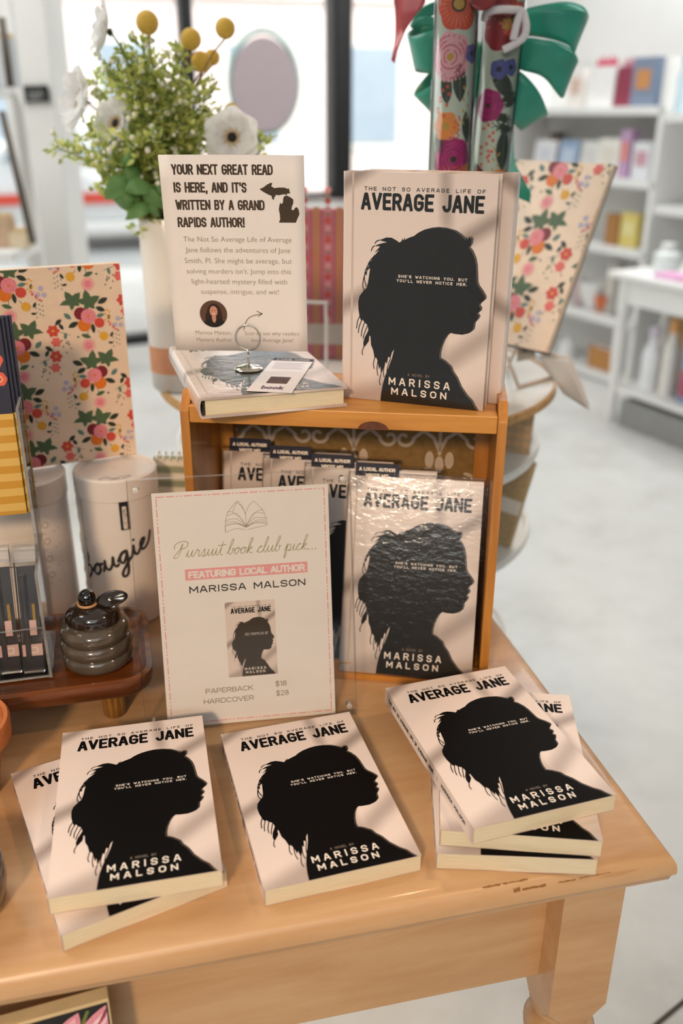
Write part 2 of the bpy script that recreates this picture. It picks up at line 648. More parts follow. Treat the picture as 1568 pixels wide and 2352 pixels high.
# window wall: through (0, 6) along WD; the shelf wall meets it at right
WA = math.atan2(0.46, 0.887)
WM = Matrix.Translation((0, 6.0, 0)) @ rotz(WA)
ZC = 2.35


def wx(px):
    """distance along the window wall seen at image column px on the horizon"""
    r = _ray(px, 263)
    k = 6.0 / (r.y - r.x * math.tan(WA))
    return (r.x * k) / math.cos(WA)


w1, w2, wr, wl = wx(786), wx(443), 1.06, -4.2
sill = 0.12
m = MB()
m.box(((w2 + wr) / 2, 0.08, (FLOOR + sill) / 2), (wr - w2, 0.16, sill - FLOOR))
m.box(((wl + wr) / 2, 0.08, (ZC + 2.0) / 2), (wr - wl, 0.16, ZC - 2.0))
m.box(((wl + w2) / 2, 0.08, FLOOR + 0.05), (w2 - wl, 0.16, 0.1))
struct('wall_back', m, M_wall, 'white window wall with low sill', WM)
win = thing('window_1', None, None, WM)
win['kind'] = 'structure'
win['label'] = 'black framed storefront window facing the street'


def wbar(name, x0, x1, z0, z1, t=0.1, bevel=0.012):
    k = MB()
    k.box(((x0 + x1) / 2, 0.05, (z0 + z1) / 2), (x1 - x0, t, z1 - z0))
    k.build(name, M_blackmetal, win, bevel=bevel)


wbar('mullion', w1 - 0.062, w1 + 0.062, sill, 2.0, 0.14)
wbar('mullion', w2 - 0.035, w2 + 0.035, FLOOR + 0.1, 2.0)
wbar('frame_rail', w2, w1, sill, sill + 0.045)
wbar('frame_rail', w1, wr, sill, sill + 0.045)
wbar('frame_rail', w2, wr, 1.94, 2.0)
wbar('frame_rail', wl, w2, FLOOR + 0.1, FLOOR + 0.16)
for x0, x1, z0 in ((w2 + .035, w1 - .062, sill + .045), (w1 + .062, wr, sill + .045), (wl, w2 - .035, FLOOR + 0.16)):
    k = MB()
    k.box(((x0 + x1) / 2, 0.05, (z0 + 1.94) / 2), (x1 - x0, 0.006, 1.94 - z0))
    k.build('pane', M_glass, win)

# shelf wall at right
SA = math.atan2(-0.887, 0.46)          # direction of the shelf wall, towards the viewer
SM = Matrix.Translation((1.45, 4.9, 0)) @ rotz(SA)   # local x runs towards the viewer, local y to the right, away from the room
m = MB()
m.box((5.9, 0.40, (FLOOR + ZC) / 2), (15.8, 0.14, ZC - FLOOR))
struct('wall_right', m, M_wall, 'white shop wall behind the shelves', SM)
m = MB()
m.box((2.0, 0.95, ZC + 0.05), (16, 16.2, 0.1))
struct('ceiling', m, M_ceiling)
m = MB()
m.box((-3.9, -0.8, (FLOOR + ZC) / 2), (0.14, 12.6, ZC - FLOOR))
struct('wall_left', m, M_wall, 'white side wall of the shop')
# unseen wall behind the camera, coloured dark to keep glossy reflections dark
m = MB()
m.box((2.2, -7.0, (FLOOR + ZC) / 2), (12.4, 0.14, ZC - FLOOR))
struct('wall_front', m, plain('dark_reflection_wall', '#3c3d3e', .8, .04, 6), 'unseen wall behind the viewer, dark for reflections')
# free-standing white pillar at left
pa, pb = aty(22, 300, 3.5), aty(150, 450, 3.5)
m = MB()
m.box(((pa.x + pb.x) / 2, 3.62, (FLOOR + ZC) / 2), (pb.x - pa.x, 0.24, ZC - FLOOR))
struct('wall_pillar', m, M_wall, 'white pillar left of the window', bevel=0.004)

# ------------------------------------------------------------------ the street outside
m = MB()
m.add([(-40, 6.6, 0), (40, 6.6, 0), (40, 60, 0), (-40, 60, 0)], [(0, 1, 2, 3)])
o = struct('ground_street', m, M_street, 'bright street outside the window', Matrix.Translation((0, 0, FLOOR - 0.16)))
BM = Matrix.Translation((0, 19, FLOOR - 0.15)) @ rotz(R(12))
bld = thing('brick_building', 'pale brick building across the street behind the window', 'building', BM)
m = MB()
m.box((0, 3, 5.5), (40, 6, 11))
m.build('wall', M_facade, bld)
m = MB()
for z in (3.6, 7.2):
    m.box((0, -0.06, z), (40, 0.2, 0.35))
m.build('stone_band', M_stone, bld)
for i in range(-8, 9):
    for z in (1.0, 4.4, 7.9):
        x = i * 2.3 + 0.6
        m = MB()
        m.box((x, -0.02, z + 0.85), (1.15, 0.1, 1.9))
        f = m.build('window', M_stone, bld)
        m = MB()
        m.box((x, -0.08, z + 0.85), (0.9, 0.04, 1.65))
        m.build('pane', M_darkpane, f)


# ------------------------------------------------------------------ the display table
def table_paint():
    t = NT('worn_cream_paint')
    v = t.coord('Object', (1.0, 6.0, 6.0))
    g = t.noise(v, 5, 5, 0.6, 0.3)
    g2 = t.noise(t.coord('Object', (1.5, 22, 22)), 4, 4, 0.6)
    base = t.ramp(g, [(0.3, '#b98c5f'), (0.5, '#c3996d'), (0.75, '#cda77e')])
    wear = t.math('GREATER_THAN', g2, 0.70)
    c = t.mix(t.math('MULTIPLY', wear, 0.35), base, srgb('#a87640'))
    t.set(Base_Color=c, Roughness=0.33)
    t.b.inputs['Coat Weight'].default_value = 0.12
    t.bump(g2, 0.05, 0.002)
    return t.mat


M_table = table_paint()
M_wear = plain('bare_wood_chip', '#8a5a24', 0.8, 0.3, 200)
TK = Vector((0.3047, 0.6205, 0))
TM = Matrix.Translation(TK) @ rotz(R(12.97))
table = thing('display_table', 'cream painted wooden display table carrying the stacks of paperbacks', 'table', Matrix.Translation((TK.x, TK.y, FLOOR)) @ rotz(R(12.97)))
UP = Matrix.Translation((0, 0, -FLOOR))
TW, TD, TT = 1.55, 0.62, 0.030
# top with a rounded nose along the front and the right end
nose = [(0.012 - 0.012 * math.cos(t), -0.012 + 0.012 * math.sin(t)) for t in [R(k) for k in (90, 65, 40, 15, 0)]]
prof = [(0.016, 0.0), (0.009, -0.0015), (0.004, -0.005), (0.001, -0.010), (0.0, -0.016), (0.0, -0.021), (0.003, -0.025), (0.004, -0.030)]
m = MB()
rings = []
for ins, z in prof:
    rings.append([(-TW + ins, ins, z), (-ins, ins, z), (-ins, TD - ins, z), (-TW + ins, TD - ins, z)])
vs = [v for r_ in rings for v in r_]
fs = [(0, 1, 2, 3)]
for k in range(len(rings) - 1):
    for i in range(4):
        j = (i + 1) % 4
        fs.append((k * 4 + i, (k + 1) * 4 + i, (k + 1) * 4 + j, k * 4 + j))
b = (len(rings) - 1) * 4
fs.append((b + 3, b + 2, b + 1, b))
m.add(vs, fs)
top = m.build('table_top', M_table, table, UP, smooth=35)
for (x, y, z, l, h) in ((-.185, .0062, -.0026, .042, .0006), (-.158, .002, -.0078, .006, .0022), (-.150, .002, -.0080, .022, .0011), (-.116, .002, -.0076, .016, .0006), (-.096, .0022, -.0070, .03, .0005), (-.62, .004, -.005, .004, .003)):
    k = MB()
    nn = 14
    up = [(x + l * i / nn, z + h * (.5 + random.random())) for i in range(nn + 1)]
    dn = [(x + l * i / nn, z - h * random.random() * .6) for i in range(nn + 1)]
    # hugs the rounded nose
    def nosey(zz):
        for (i0, z0), (i1, z1) in zip(prof, prof[1:]):
            if z1 <= zz <= z0:
                return i0 + (i1 - i0) * (zz - z0) / (z1 - z0)
        return 0.0
    vs = [(px, nosey(pz) - .0004, pz + .0003) for px, pz in up + dn]
    k.add(vs, [(i, nn + 1 + i, nn + 2 + i, i + 1) for i in range(nn)])
    k.build('paint_chip', M_wear, top)
m = MB()
m.box((-TW / 2, 0.065, -0.110), (TW - 0.14, 0.02, 0.160))
m.build('apron', M_table, table, UP, bevel=0.0015)
m = MB()
m.box((-TW / 2, TD - 0.065, -0.110), (TW - 0.14, 0.02, 0.160))
m.build('apron', M_table, table, UP)
for x in (-0.063 - 0.0, -TW + 0.063):
    m = MB()
    m.box((x, TD / 2, -0.110), (0.02, TD - 0.14, 0.160))
    m.build('apron', M_table, table, UP)
legprof = [(0.001, -0.228), (0.030, -0.228), (0.033, -0.234), (0.030, -0.240), (0.022, -0.245), (0.030, -0.252), (0.037, -0.264), (0.036, -0.276), (0.028, -0.288),
           (0.022, -0.292), (0.026, -0.298), (0.033, -0.31), (0.036, -0.36), (0.032, -0.45), (0.024, -0.56), (0.020, -0.62), (0.027, -0.63), (0.021, -0.645), (0.028, -0.68), (0.024, -0.72), (0.016, FLOOR), (0.001, FLOOR)]
for lx, ly in ((-0.063, 0.056), (-TW + 0.063, 0.056), (-0.063, TD - 0.056), (-TW + 0.063, TD - 0.056)):
    k = MB()
    h = 0.031
    k.box((lx, ly, -0.1205), (2 * h, 2 * h, 0.181))
    c = 0.017
    a_ = [(-h, -h), (h, -h), (h, h), (-h, h)]
    # chamfered foot of the square block
    lo = [(-h + c, -h), (h - c, -h), (h, -h + c), (h, h - c), (h - c, h), (-h + c, h), (-h, h - c), (-h, -h + c)]
    hi = [(-h, -h), (h, -h), (h, -h), (h, h), (h, h), (-h, h), (-h, h), (-h, -h)]
    vs = [(lx + x, ly + y, -0.211) for x, y in hi] + [(lx + x, ly + y, -0.230) for x, y in lo]
    k.add(vs, [(i, (i + 1) % 8, 8 + (i + 1) % 8, 8 + i) for i in range(8)] + [tuple(range(15, 7, -1))])
    leg = k.build('leg', M_table, table, UP)
    k = MB()
    k.lathe(legprof, 28, 0, Matrix.Translation((lx, ly, 0)))
    k.build('turned_post', M_table, leg, smooth=60)

# ------------------------------------------------------------------ the books
SIL = [(958, 1000), (275, 1000), (280, 960), (290, 918), (306, 879), (330, 834), (350, 795), (364, 754), (349, 769), (340, 796), (325, 788), (315, 823), (303, 812), (290, 848), (275, 875), (269, 837), (259, 852), (250, 815), (237, 798), (226, 801), (214, 764), (198, 742), (193, 703), (185, 700), (182, 726), (160, 747), (145, 757), (142, 733), (151, 710), (167, 690), (177, 675), (171, 653), (149, 642), (132, 627), (122, 633), (113, 616), (104, 588), (101, 550), (111, 524), (136, 502), (161, 484), (169, 460), (177, 422), (182, 400), (160, 411), (181, 374), (212, 344), (242, 320), (208, 334), (248, 305), (208, 304), (251, 293), (294, 286), (241, 279), (291, 266), (324, 266), (354, 275), (379, 285), (392, 279), (398, 267), (405, 276), (435, 265), (471, 257), (502, 241), (533, 230), (581, 221), (636, 217), (692, 219), (740, 228), (772, 240), (805, 256), (819, 265), (822, 247), (831, 259), (839, 247), (853, 259), (851, 278), (837, 293), (858, 308), (881, 338), (892, 368), (898, 404), (903, 435), (913, 450), (939, 470), (959, 490), (963, 500), (955, 509), (933, 522), (926, 532), (939, 543), (936, 555), (921, 563), (918, 569), (931, 577), (925, 588), (917, 596), (902, 608), (901, 621), (897, 638), (870, 655), (830, 663), (780, 662), (747, 658), (724, 673), (705, 696), (690, 725), (682, 753), (682, 776), (717, 788), (761, 811), (775, 833), (807, 860), (836, 899), (882, 937), (918, 958), (937, 980)]
WISPS = [[(160, 411), (140, 440), (132, 480), (150, 505)], [(181, 374), (150, 410), (143, 450), (158, 480)], [(212, 344), (170, 380), (155, 430)], [(113, 616), (98, 640), (92, 670)], [(132, 627), (112, 660), (105, 690)],
         [(149, 642), (130, 680), (128, 705)], [(171, 653), (150, 690), (140, 715)], [(145, 757), (135, 775), (138, 790)], [(250, 815), (245, 850), (252, 880)], [(275, 875), (265, 905), (272, 925)], [(303, 812), (292, 860), (298, 885)], [(226, 801), (218, 830), (225, 850)], [(340, 796), (320, 840), (318, 865)], [(208, 304), (195, 312), (188, 325)], [(241, 279), (225, 283), (212, 292)]]


def cover_mat(name, Wd, Ht, gloss=False):
    """the printed cover: pinkish beige photograph of a wall with soft blurred bars of shadow printed on it"""
    t = NT(name)
    tc = t.n('ShaderNodeTexCoord')
    sp = t.n('ShaderNodeSeparateXYZ')
    t.t.links.new(tc.outputs['Object'], sp.inputs[0])
    u = t.math('ADD', t.math('DIVIDE', sp.outputs[0], Wd), 0.5)
    v = t.math('SUBTRACT', 0.5, t.math('DIVIDE', sp.outputs[1], Ht))

    def lin(cu, cv, c0):
        return t.math('ADD', t.math('ADD', t.math('MULTIPLY', u, cu), t.math('MULTIPLY', v, cv)), c0)

    def sm(x, e0, e1):
        k = t.n('ShaderNodeMapRange', interpolation_type='SMOOTHSTEP')
        t.to(k.inputs[0], x)
        k.inputs[1].default_value = min(e0, e1)
        k.inputs[2].default_value = max(e0, e1)
        k.inputs[3].default_value = 0.0 if e0 < e1 else 1.0
        k.inputs[4].default_value = 1.0 if e0 < e1 else 0.0
        return k.outputs[0]

    def band(x, w):
        return sm(t.math('ABSOLUTE', x), w, 0.0)
    mul = lambda *a: a[0] if len(a) == 1 else t.math('MULTIPLY', a[0], mul(*a[1:]))
    f = [mul(band(lin(.45, 1, -.05), .07), 1.0),
         mul(band(lin(1, -.12, -.665), .075), sm(v, .30, .16), .75),
         mul(band(lin(.42, 1, -.60), .075), sm(u, .66, .82), .95),
         mul(band(lin(.35, 1, -.57), .075), sm(u, .38, .15), .95),
         mul(band(lin(.5, 1, -1.16), .10), sm(u, .62, .78), .7),
         mul(sm(lin(.35, 1, -1.22), -.06, .10), sm(u, .5, .75), .65),
         mul(sm(lin(.28, 1, -.97), -.05, .06), sm(u, .5, .3), .75),
         mul(band(lin(1, 0, -.70), .05), sm(v, .6, .66), sm(v, .86, .8), .35)]
    s = f[0]
    for k in f[1:]:
        s = t.math('ADD', s, k)
    s = t.math('MINIMUM', s, 1.0)
    g = t.noise(tc.outputs['Object'], 900, 2)
    s = t.math('ADD', s, t.math('MULTIPLY', t.math('SUBTRACT', g, 0.5), 0.10), clamp=True)
    c = t.mix(s, srgb('#e6d3c8'), srgb('#a08d83'))
    t.set(Base_Color=c, Roughness=0.30 if gloss else 0.42)
    if gloss:
        t.b.inputs['Coat Weight'].default_value = 1.0
        t.b.inputs['Coat IOR'].default_value = 1.52
        t.b.inputs['Coat Roughness'].default_value = 0.10
        h = t.noise(t.coord('Object', (.6, 1, 1)), 110, 4, 0.6)
        x = t.bump(h, 0.22, 0.003, 'Coat Normal')
    return t.mat


def ink(name, col, rough=0.4, gloss=False, spec=.4):
    t = NT(name)
    t.b.inputs['Specular IOR Level'].default_value = spec
    c = srgb(col)
    g = t.noise(t.coord(), 500, 2)
    t.set(Base_Color=t.ramp(g, [(0.3, tuple(x * 0.9 for x in c[:3]) + (1,)), (0.7, tuple(min(1, x * 1.1) for x in c[:3]) + (1,))]), Roughness=rough)
    if gloss:
        t.b.inputs['Coat Weight'].default_value = 1.0
        t.b.inputs['Coat IOR'].default_value = 1.52
        t.b.inputs['Coat Roughness'].default_value = 0.10
        h = t.noise(t.coord('Object', (.6, 1, 1)), 110, 4, 0.6)
        t.bump(h, 0.22, 0.003, 'Coat Normal')
    return t.mat


def pages_mat():
    t = NT('cream_page_edges')
    v = t.coord('Object', (1, 1, 60))
    a = t.noise(v, 60, 2)
    t.set(Base_Color=t.ramp(a, [(0.3, '#d3c2a0'), (0.7, '#e2d5b8')]), Roughness=0.8)
    t.bump(a, 0.15, 0.001)
    return t.mat


PW, PL, PT = 0.1397, 0.2159, 0.0175     # paperback
HW, HL, HT = 0.152, 0.229, 0.0215       # hardcover
M_pages = pages_mat()
M_cov_p = cover_mat('paperback_cover_print', PW, PL)
M_cov_h = cover_mat('glossy_hardcover_print', HW, HL, True)
M_black_p = ink('black_cover_ink', '#080504', 0.6, spec=.08)
M_ghost_p = ink('brown_shadow_ink', '#453a31', 0.5, spec=.2)
M_white_ink = ink('white_cover_ink', '#efe2d4', 0.45)
M_grey_ink = ink('grey_cover_ink', '#8d7b6c', 0.45)
M_black_h = ink('black_cover_ink_glossy', '#100e0c', 0.4, True, .2)
M_ghost_h = ink('brown_shadow_ink_glossy', '#4f463e', 0.35, True)
M_headband = plain('black_white_headband', '#2a2622', 0.8)


def cover_print(Wd, Ht, z, scale=1.0, tagline=True):
    """meshes of the printed artwork in the plane of the front cover (x right, y up, origin at the centre)"""
    X = lambda u: (u - .5) * Wd
    Y = lambda v: (.5 - v) * Ht
    out = {}
    e = 0.00010 * scale
    k = MB()
    off = [(u + 13 if 219 < v < 1000 else u, max(v - 4, 0)) if 380 < u else (u, v) for u, v in SIL]
    off = [(min(u, 985), min(v, 1000)) for u, v in off]
    off[0] = (975, 1000)
    k.add([(X(u / 1000), Y(v / 1000), z + e) for u, v in off], [tuple(range(len(off)))])
    out['ghost'] = k
    k = MB()
    k.add([(X(u / 1000), Y(v / 1000), z + 2 * e) for u, v in SIL], [tuple(range(len(SIL)))])
    for wsp in WISPS:
        strokes(k, [smooth_line([(X(u / 1000), Y(v / 1000)) for u, v in wsp], 3)], 0.0009 * Wd / .14, z + 1.5 * e, rnd=False)
    out['sil'] = k
    k = MB()
    letters(k, 'THE NOT SO AVERAGE LIFE OF', X(.132), X(.925), Y(.0755), .0160 * Ht, .0029 * Ht, .75, .85, z + e)
    letters(k, 'AVERAGE JANE', X(.112), X(.922), Y(.1545), .071 * Ht, .0140 * Ht, .58, .50, z + e)
    out['title'] = k
    k = MB()
    if tagline:
        letters(k, "SHE'S WATCHING YOU. BUT", X(.378), X(.842), Y(.4335), .0125 * Ht, .0024 * Ht, .75, .8, z + 3 * e)
        letters(k, "YOU'LL NEVER NOTICE HER.", X(.368), X(.842), Y(.4525), .0125 * Ht, .0024 * Ht, .75, .8, z + 3 * e)
    out['tag'] = k
    k = MB()
    letters(k, 'MARISSA', X(.332), X(.765), Y(.9185), .036 * Ht, .0060 * Ht, 1.05, .5, z + 3 * e)
    out['author'] = k
    k = MB()
    letters(k, 'MALSON', X(.352), X(.745), Y(.9635), .033 * Ht, .0060 * Ht, 1.05, .5, z + 3 * e)
    out['surname'] = k
    k = MB()
    letters(k, 'A NOVEL BY', X(.466), X(.622), Y(.8705), .0125 * Ht, .0015 * Ht, .5, .8, z + 3 * e)
    out['novel'] = k
    return out


def stamp(parent, pr, mats):
    link('title_lettering', pr['title'].data('title_lettering', mats[0]), parent)
    g = link('silhouette_shadow', pr['ghost'].data('silhouette_shadow', mats[1]), parent)
    link('head_silhouette', pr['sil'].data('head_silhouette', mats[0]), parent)
    link('author_lettering', pr['author'].data('author_lettering', mats[2]), parent)
    link('author_lettering', pr['surname'].data('author_lettering', mats[2]), parent)
    link('tagline_lettering', pr['tag'].data('tagline_lettering', mats[2]), parent)
    link('novel_lettering', pr['novel'].data('novel_lettering', mats[3]), parent)


def make_paperback():
    t = thing('paperback_book', None, None)
    m = MB()
    c = 0.0004
    m.box((0, 0, c / 2), (PW, PL, c))
    m.box((0, 0, PT - c / 2), (PW, PL, c))
    m.box((-PW / 2 + c / 2, 0, PT / 2), (c, PL, PT - 2 * c))
    cov = m.build('cover', M_cov_p, t)
    m = MB()
    # page block, a little uneven along the fore edge
    m.box((0.0001, 0, PT / 2), (PW - 0.0012, PL - 0.0006, PT - 2 * c))
    m.build('page_block', M_pages, t)
    stamp(cov, cover_print(PW, PL, PT), (M_black_p, M_ghost_p, M_white_ink, M_grey_ink))
    # spine lettering, reading down
    k = MB()
    fn = lambda x, y, z: (-PW / 2 - 0.00012, -x, y)
    letters(k, 'THE NOT SO AVERAGE LIFE OF AVERAGE JANE', -.098, .022, PT / 2 - .0022, .0044, .0009, .4, .7, 0, 0, fn=fn)
    letters(k, '|', .030, .0313, PT / 2 - .0022, .0044, .0007, .4, .7, 0, 0, fn=fn)
    letters(k, 'MARISSA MALSON', .040, .092, PT / 2 - .0022, .0044, .0009, .4, .7, 0, 0, fn=fn)
    k.build('spine_lettering', M_black_p, cov)
    return t


def make_hardcover(sleeve=False):
    t = thing('hardcover_book', None, None)
    m = MB()
    b = 0.0026
    m.box((0, 0, b / 2), (HW, HL, b))
    m.box((0, 0, HT - b / 2), (HW, HL, b))
    # rounded spine strip
    n = 8
    poly = []
    for i in range(n + 1):
        a_ = PI / 2 + PI * i / n
        poly.append((-HW / 2 + 0.0035 * math.cos(a_), HT / 2 + (HT / 2) * math.sin(a_)))
    vs = []
    for (x, z) in poly:
        vs += [(x, -HL / 2, z), (x, HL / 2, z)]
    for (x, z) in poly:
        vs += [(x + 0.0022, -HL / 2, HT / 2 + (z - HT / 2) * .9), (x + 0.0022, HL / 2, HT / 2 + (z - HT / 2) * .9)]
    q = 2 * (n + 1)
    fs = [(2 * i, 2 * i + 1, 2 * i + 3, 2 * i + 2) for i in range(n)] + [(q + 2 * i, q + 2 * i + 2, q + 2 * i + 3, q + 2 * i + 1) for i in range(n)]
    fs += [(2 * i, 2 * i + 2, q + 2 * i + 2, q + 2 * i) for i in range(n)] + [(2 * i + 1, q + 2 * i + 1, q + 2 * i + 3, 2 * i + 3) for i in range(n)]
    m.add(vs, fs)
    cov = m.build('case_cover', M_cov_h, t)
    m = MB()
    m.box((0.0006, 0, HT / 2), (HW - 0.0072, HL - 0.0064, HT - 2 * b))
    m.build('page_block', M_pages, t)
    for s in (-1, 1):
        m = MB()
        for i in range(7):
            m.box((-HW / 2 + 0.0022, s * (HL / 2 - 0.0030), b + 0.0012 + i * (HT - 2 * b - .002) / 6.5), (0.002, 0.0012, 0.0012))
        m.build('headband', M_headband, t)
    stamp(cov, cover_print(HW, HL, HT), (M_black_h, M_ghost_h, M_white_ink, M_grey_ink))
    # strip painted as the shade in the crease between spine and board
    m = MB()
    m.box((-HW / 2 + 0.0085, 0, HT + 0.00005), (0.0022, HL - .001, 0.0001))
    m.build('crease_shade_strip', plain('crease_shade', '#c9b5aa', 0.3, coat=.6), cov)
    if sleeve:
        m = MB()
        m.box((0.0015, 0.0015, HT / 2), (HW + 0.007, HL + 0.006, HT + 0.0024))
        m.build('clear_sleeve', M_sleeve, t)
    return t


def sleeve_mat():
    t = NT('clear_plastic_sleeve')
    t.t.nodes.remove(t.b)
    tr = t.n('ShaderNodeBsdfTransparent')
    tr.inputs[0].default_value = (0.98, 0.98, 0.98, 1)
    gl = t.n('ShaderNodeBsdfGlossy')
    gl.inputs['Roughness'].default_value = 0.12
    fr = t.n('ShaderNodeFresnel')
    fr.inputs[0].default_value = 1.22
    bp = t.n('ShaderNodeBump')
    bp.inputs['Strength'].default_value = 0.5
    bp.inputs['Distance'].default_value = 0.002
    t.to(bp.inputs['Height'], t.noise(t.coord('Object', (1, .5, 1)), 90, 4, .6))
    t.t.links.new(bp.outputs[0], gl.inputs['Normal'])
    mx = t.n('ShaderNodeMixShader')
    t.t.links.new(fr.outputs[0], mx.inputs[0])
    t.t.links.new(tr.outputs[0], mx.inputs[1])
    t.t.links.new(gl.outputs[0], mx.inputs[2])
    t.t.links.new(mx.outputs[0], t.out.inputs[0])
    return t.mat


M_sleeve = sleeve_mat()
pb0 = make_paperback()
flat = [  # x, y, z, yaw, label, group
    (-.0270, .6863, 0, 16.62, 'single black silhouette paperback lying alone on the table between two stacks', None),
    (-.2092, .6456, 0, 28.48, 'lower, more turned paperback of the left pair, mostly covered', 'paperbacks of the left stack'),
    (-.1890, .6579, PT, 12.53, 'upper paperback of the left pair, its whole cover showing', 'paperbacks of the left stack'),
    (.1590, .7097, 0, -2.79, 'bottom paperback of the right stack, only its lower page edge showing', 'paperbacks of the right stack'),
    (.1668, .7155, PT, -5.28, 'middle paperback of the right stack, end of its title peeking out', 'paperbacks of the right stack'),
    (.1467, .7213, 2 * PT, 17.80, 'topmost paperback of the right stack, turned, with its lettered spine showing', 'paperbacks of the right stack'),
]
for i, (x, y, z, yaw, lab, grp) in enumerate(flat):
    b_ = pb0 if i == 0 else copy_tree(pb0)
    b_.matrix_world = Matrix.Translation((x, y, z + 0.0002 * (1 + z / PT))) @ rotz(R(yaw))
    tag(b_, lab, 'book', grp)


def stand(px, py, pz, yaw, lean, L, T):
    """matrix for a book standing with the foot of its front cover at px,py,pz"""
    Rm = rotz(R(yaw)) @ Matrix.Rotation(PI / 2 - R(lean), 4, 'X')
    o_ = Vector((px, py, pz)) - (Rm @ Vector((0, -L / 2, T)))
    return Matrix.Translation(o_) @ Rm


CZ = 0.3282      # top of the crate
hc0 = make_hardcover()
hc0.matrix_world = stand(.0734, .9234, CZ + .0003, -19.31, 0.6, HL, HT)
tag(hc0, 'glossy hardcover standing upright on top of the wooden crate', 'book', 'hardcovers on top of the crate')
b_ = copy_tree(hc0)
b_.matrix_world = stand(.0734 + .0195, .9234 + .0262, CZ + .0003, -19.31, 0.6, HL, HT) @ Matrix.Translation((0, 0, HT)) @ Matrix.Rotation(PI, 4, 'Y')
tag(b_, 'hardcover hidden behind the upright hardcover on the crate, only its edge showing', 'book', 'hardcovers on top of the crate')
b_ = copy_tree(hc0)
b_.matrix_world = Matrix.Translation((-.1008, 1.0001, CZ + .0004)) @ rotz(R(17.12))
tag(b_, 'glossy hardcover lying flat on the crate under the ring card holder', 'book', 'hardcovers on top of the crate')
FHM = b_.matrix_world.copy()

# ------------------------------------------------------------------ the wooden crate
M_crate = wood('honey_pine', '#b0702c', '#cb8a38', '#d9a055', 1.0, 'X', 0.42, 0.2)
M_crate_z = wood('honey_pine_upright', '#a56828', '#c07f34', '#d0954a', 1.0, 'Z', 0.42, 0.2)


def damask_mat():
    t = NT('brown_damask_lining')
    g = t.noise(t.coord(), 120, 3)
    t.set(Base_Color=t.ramp(g, [(0.3, '#80602f'), (0.7, '#957340')]), Roughness=0.6)
    return t.mat


M_damask = damask_mat()
M_scroll = plain('cream_damask_scroll', '#cfbba4', 0.6, 0.08, 80)
CFL, CFR = Vector((-.1712, .9177, 0)), Vector((.1686, .8796, 0))
CY = math.atan2(CFR.y - CFL.y, CFR.x - CFL.x)
CW_ = (CFR - CFL).length
CM = Matrix.Translation((CFL + CFR) / 2) @ rotz(CY)     # origin at the middle of the front foot, y goes back
CD = 0.150
crate = thing('wooden_crate', 'honey pine crate standing on its side, books leaning inside and on top', 'crate', CM)
sd = 0.010
for s in (-1, 1):
    m = MB()
    x = s * (CW_ / 2 - sd / 2)
    prof2 = [(0, 0.0), (CD, 0.0), (CD, CZ + .012), (CD - .02, CZ + .012), (.016, CZ + .012), (0, CZ - .006)]
    m.add([(x - sd / 2, y, z) for y, z in prof2] + [(x + sd / 2, y, z) for y, z in prof2],
          [(0, 5, 4, 3, 2, 1), (6, 7, 8, 9, 10, 11)] + [(i, (i + 1) % 6, 6 + (i + 1) % 6, 6 + i) for i in range(6)])
    m.build('side_panel', M_crate_z, crate, bevel=0.0012)
    m = MB()
    m.box((s * (CW_ / 2 - sd - .008), CD - .016, .165), (.016, .016, .29))
    m.build('corner_batten', M_crate_z, crate)
iw = CW_ - 2 * sd - .0006
m = MB()
m.box((0, CD / 2, CZ - .0095), (iw, CD, .019))
tp = m.build('top_board', M_crate, crate, bevel=0.0012)
k = MB()
k.add([(.034 + .016 * math.cos(a_), -.0003, CZ - .019 + .009 * math.sin(a_)) for a_ in [PI * i / 12 for i in range(13)]], [tuple(range(13))])
k.build('knot', plain('dark_knot', '#5e3113', 0.5, .3, 200), tp)
m = MB()
m.box((0, CD / 2, .0055), (iw, CD, .011))
m.build('bottom_board', M_crate, crate)
m = MB()
m.box((0, .004, .012), (iw, .0075, .022))
m.build('front_lip', M_crate, crate, bevel=0.001)
m = MB()
m.box((0, CD - .004, .16), (iw, .005, .305))
bk = m.build('damask_back', M_damask, crate)
# scrolls of the damask, flat print
k = MB()


def spiral(cx, cz, r, a0, turns, sx=1, n=18):
    return [(cx + sx * r * (1 - .72 * i / n) * math.cos(a0 + turns * 2 * PI * i / n), cz + r * (1 - .72 * i / n) * math.sin(a0 + turns * 2 * PI * i / n)) for i in range(n + 1)]


fn = lambda x, z, d_: (x, CD - .0068 - d_, z)
for row in range(3):
    for c_ in range(-2, 3):
        x0 = c_ * .104 + (.052 if row % 2 else 0)
        z0 = .268 - row * .085
        P_ = []
        for s in (-1, 1):
            P_ += [spiral(x0 + s * .020, z0 + .012, .0145, PI / 2, .95, s, 22), spiral(x0 + s * .043, z0 - .016, .0115, PI, .85, s)]
            P_ += [[(x0, z0 - .030), (x0 + s * .008, z0 - .014), (x0 + s * .020, z0 - .006), (x0 + s * .032, z0 - .016)]]
        P_ += [[(x0, z0 + .024), (x0, z0 - .034)]]
        for l in P_:
            l = [p_ for p_ in l if abs(p_[0]) < iw / 2 - .004 and .04 < p_[1] < .306]
            if len(l) > 1:
                strokes(k, [l], .0042, 0, 0, fn)
        for s in (-1, 0, 1):
            l = [(x0 + s * .012 + .0055 * math.cos(a_), z0 - .042 - (.0 if s else .006) + .011 * math.sin(a_)) for a_ in [2 * PI * i / 10 for i in range(10)]]
            if abs(x0) < iw / 2 - .02:
                k.add([fn(x, z, 0.0001) for x, z in l], [tuple(range(10))])
k.build('damask_print', M_scroll, bk)

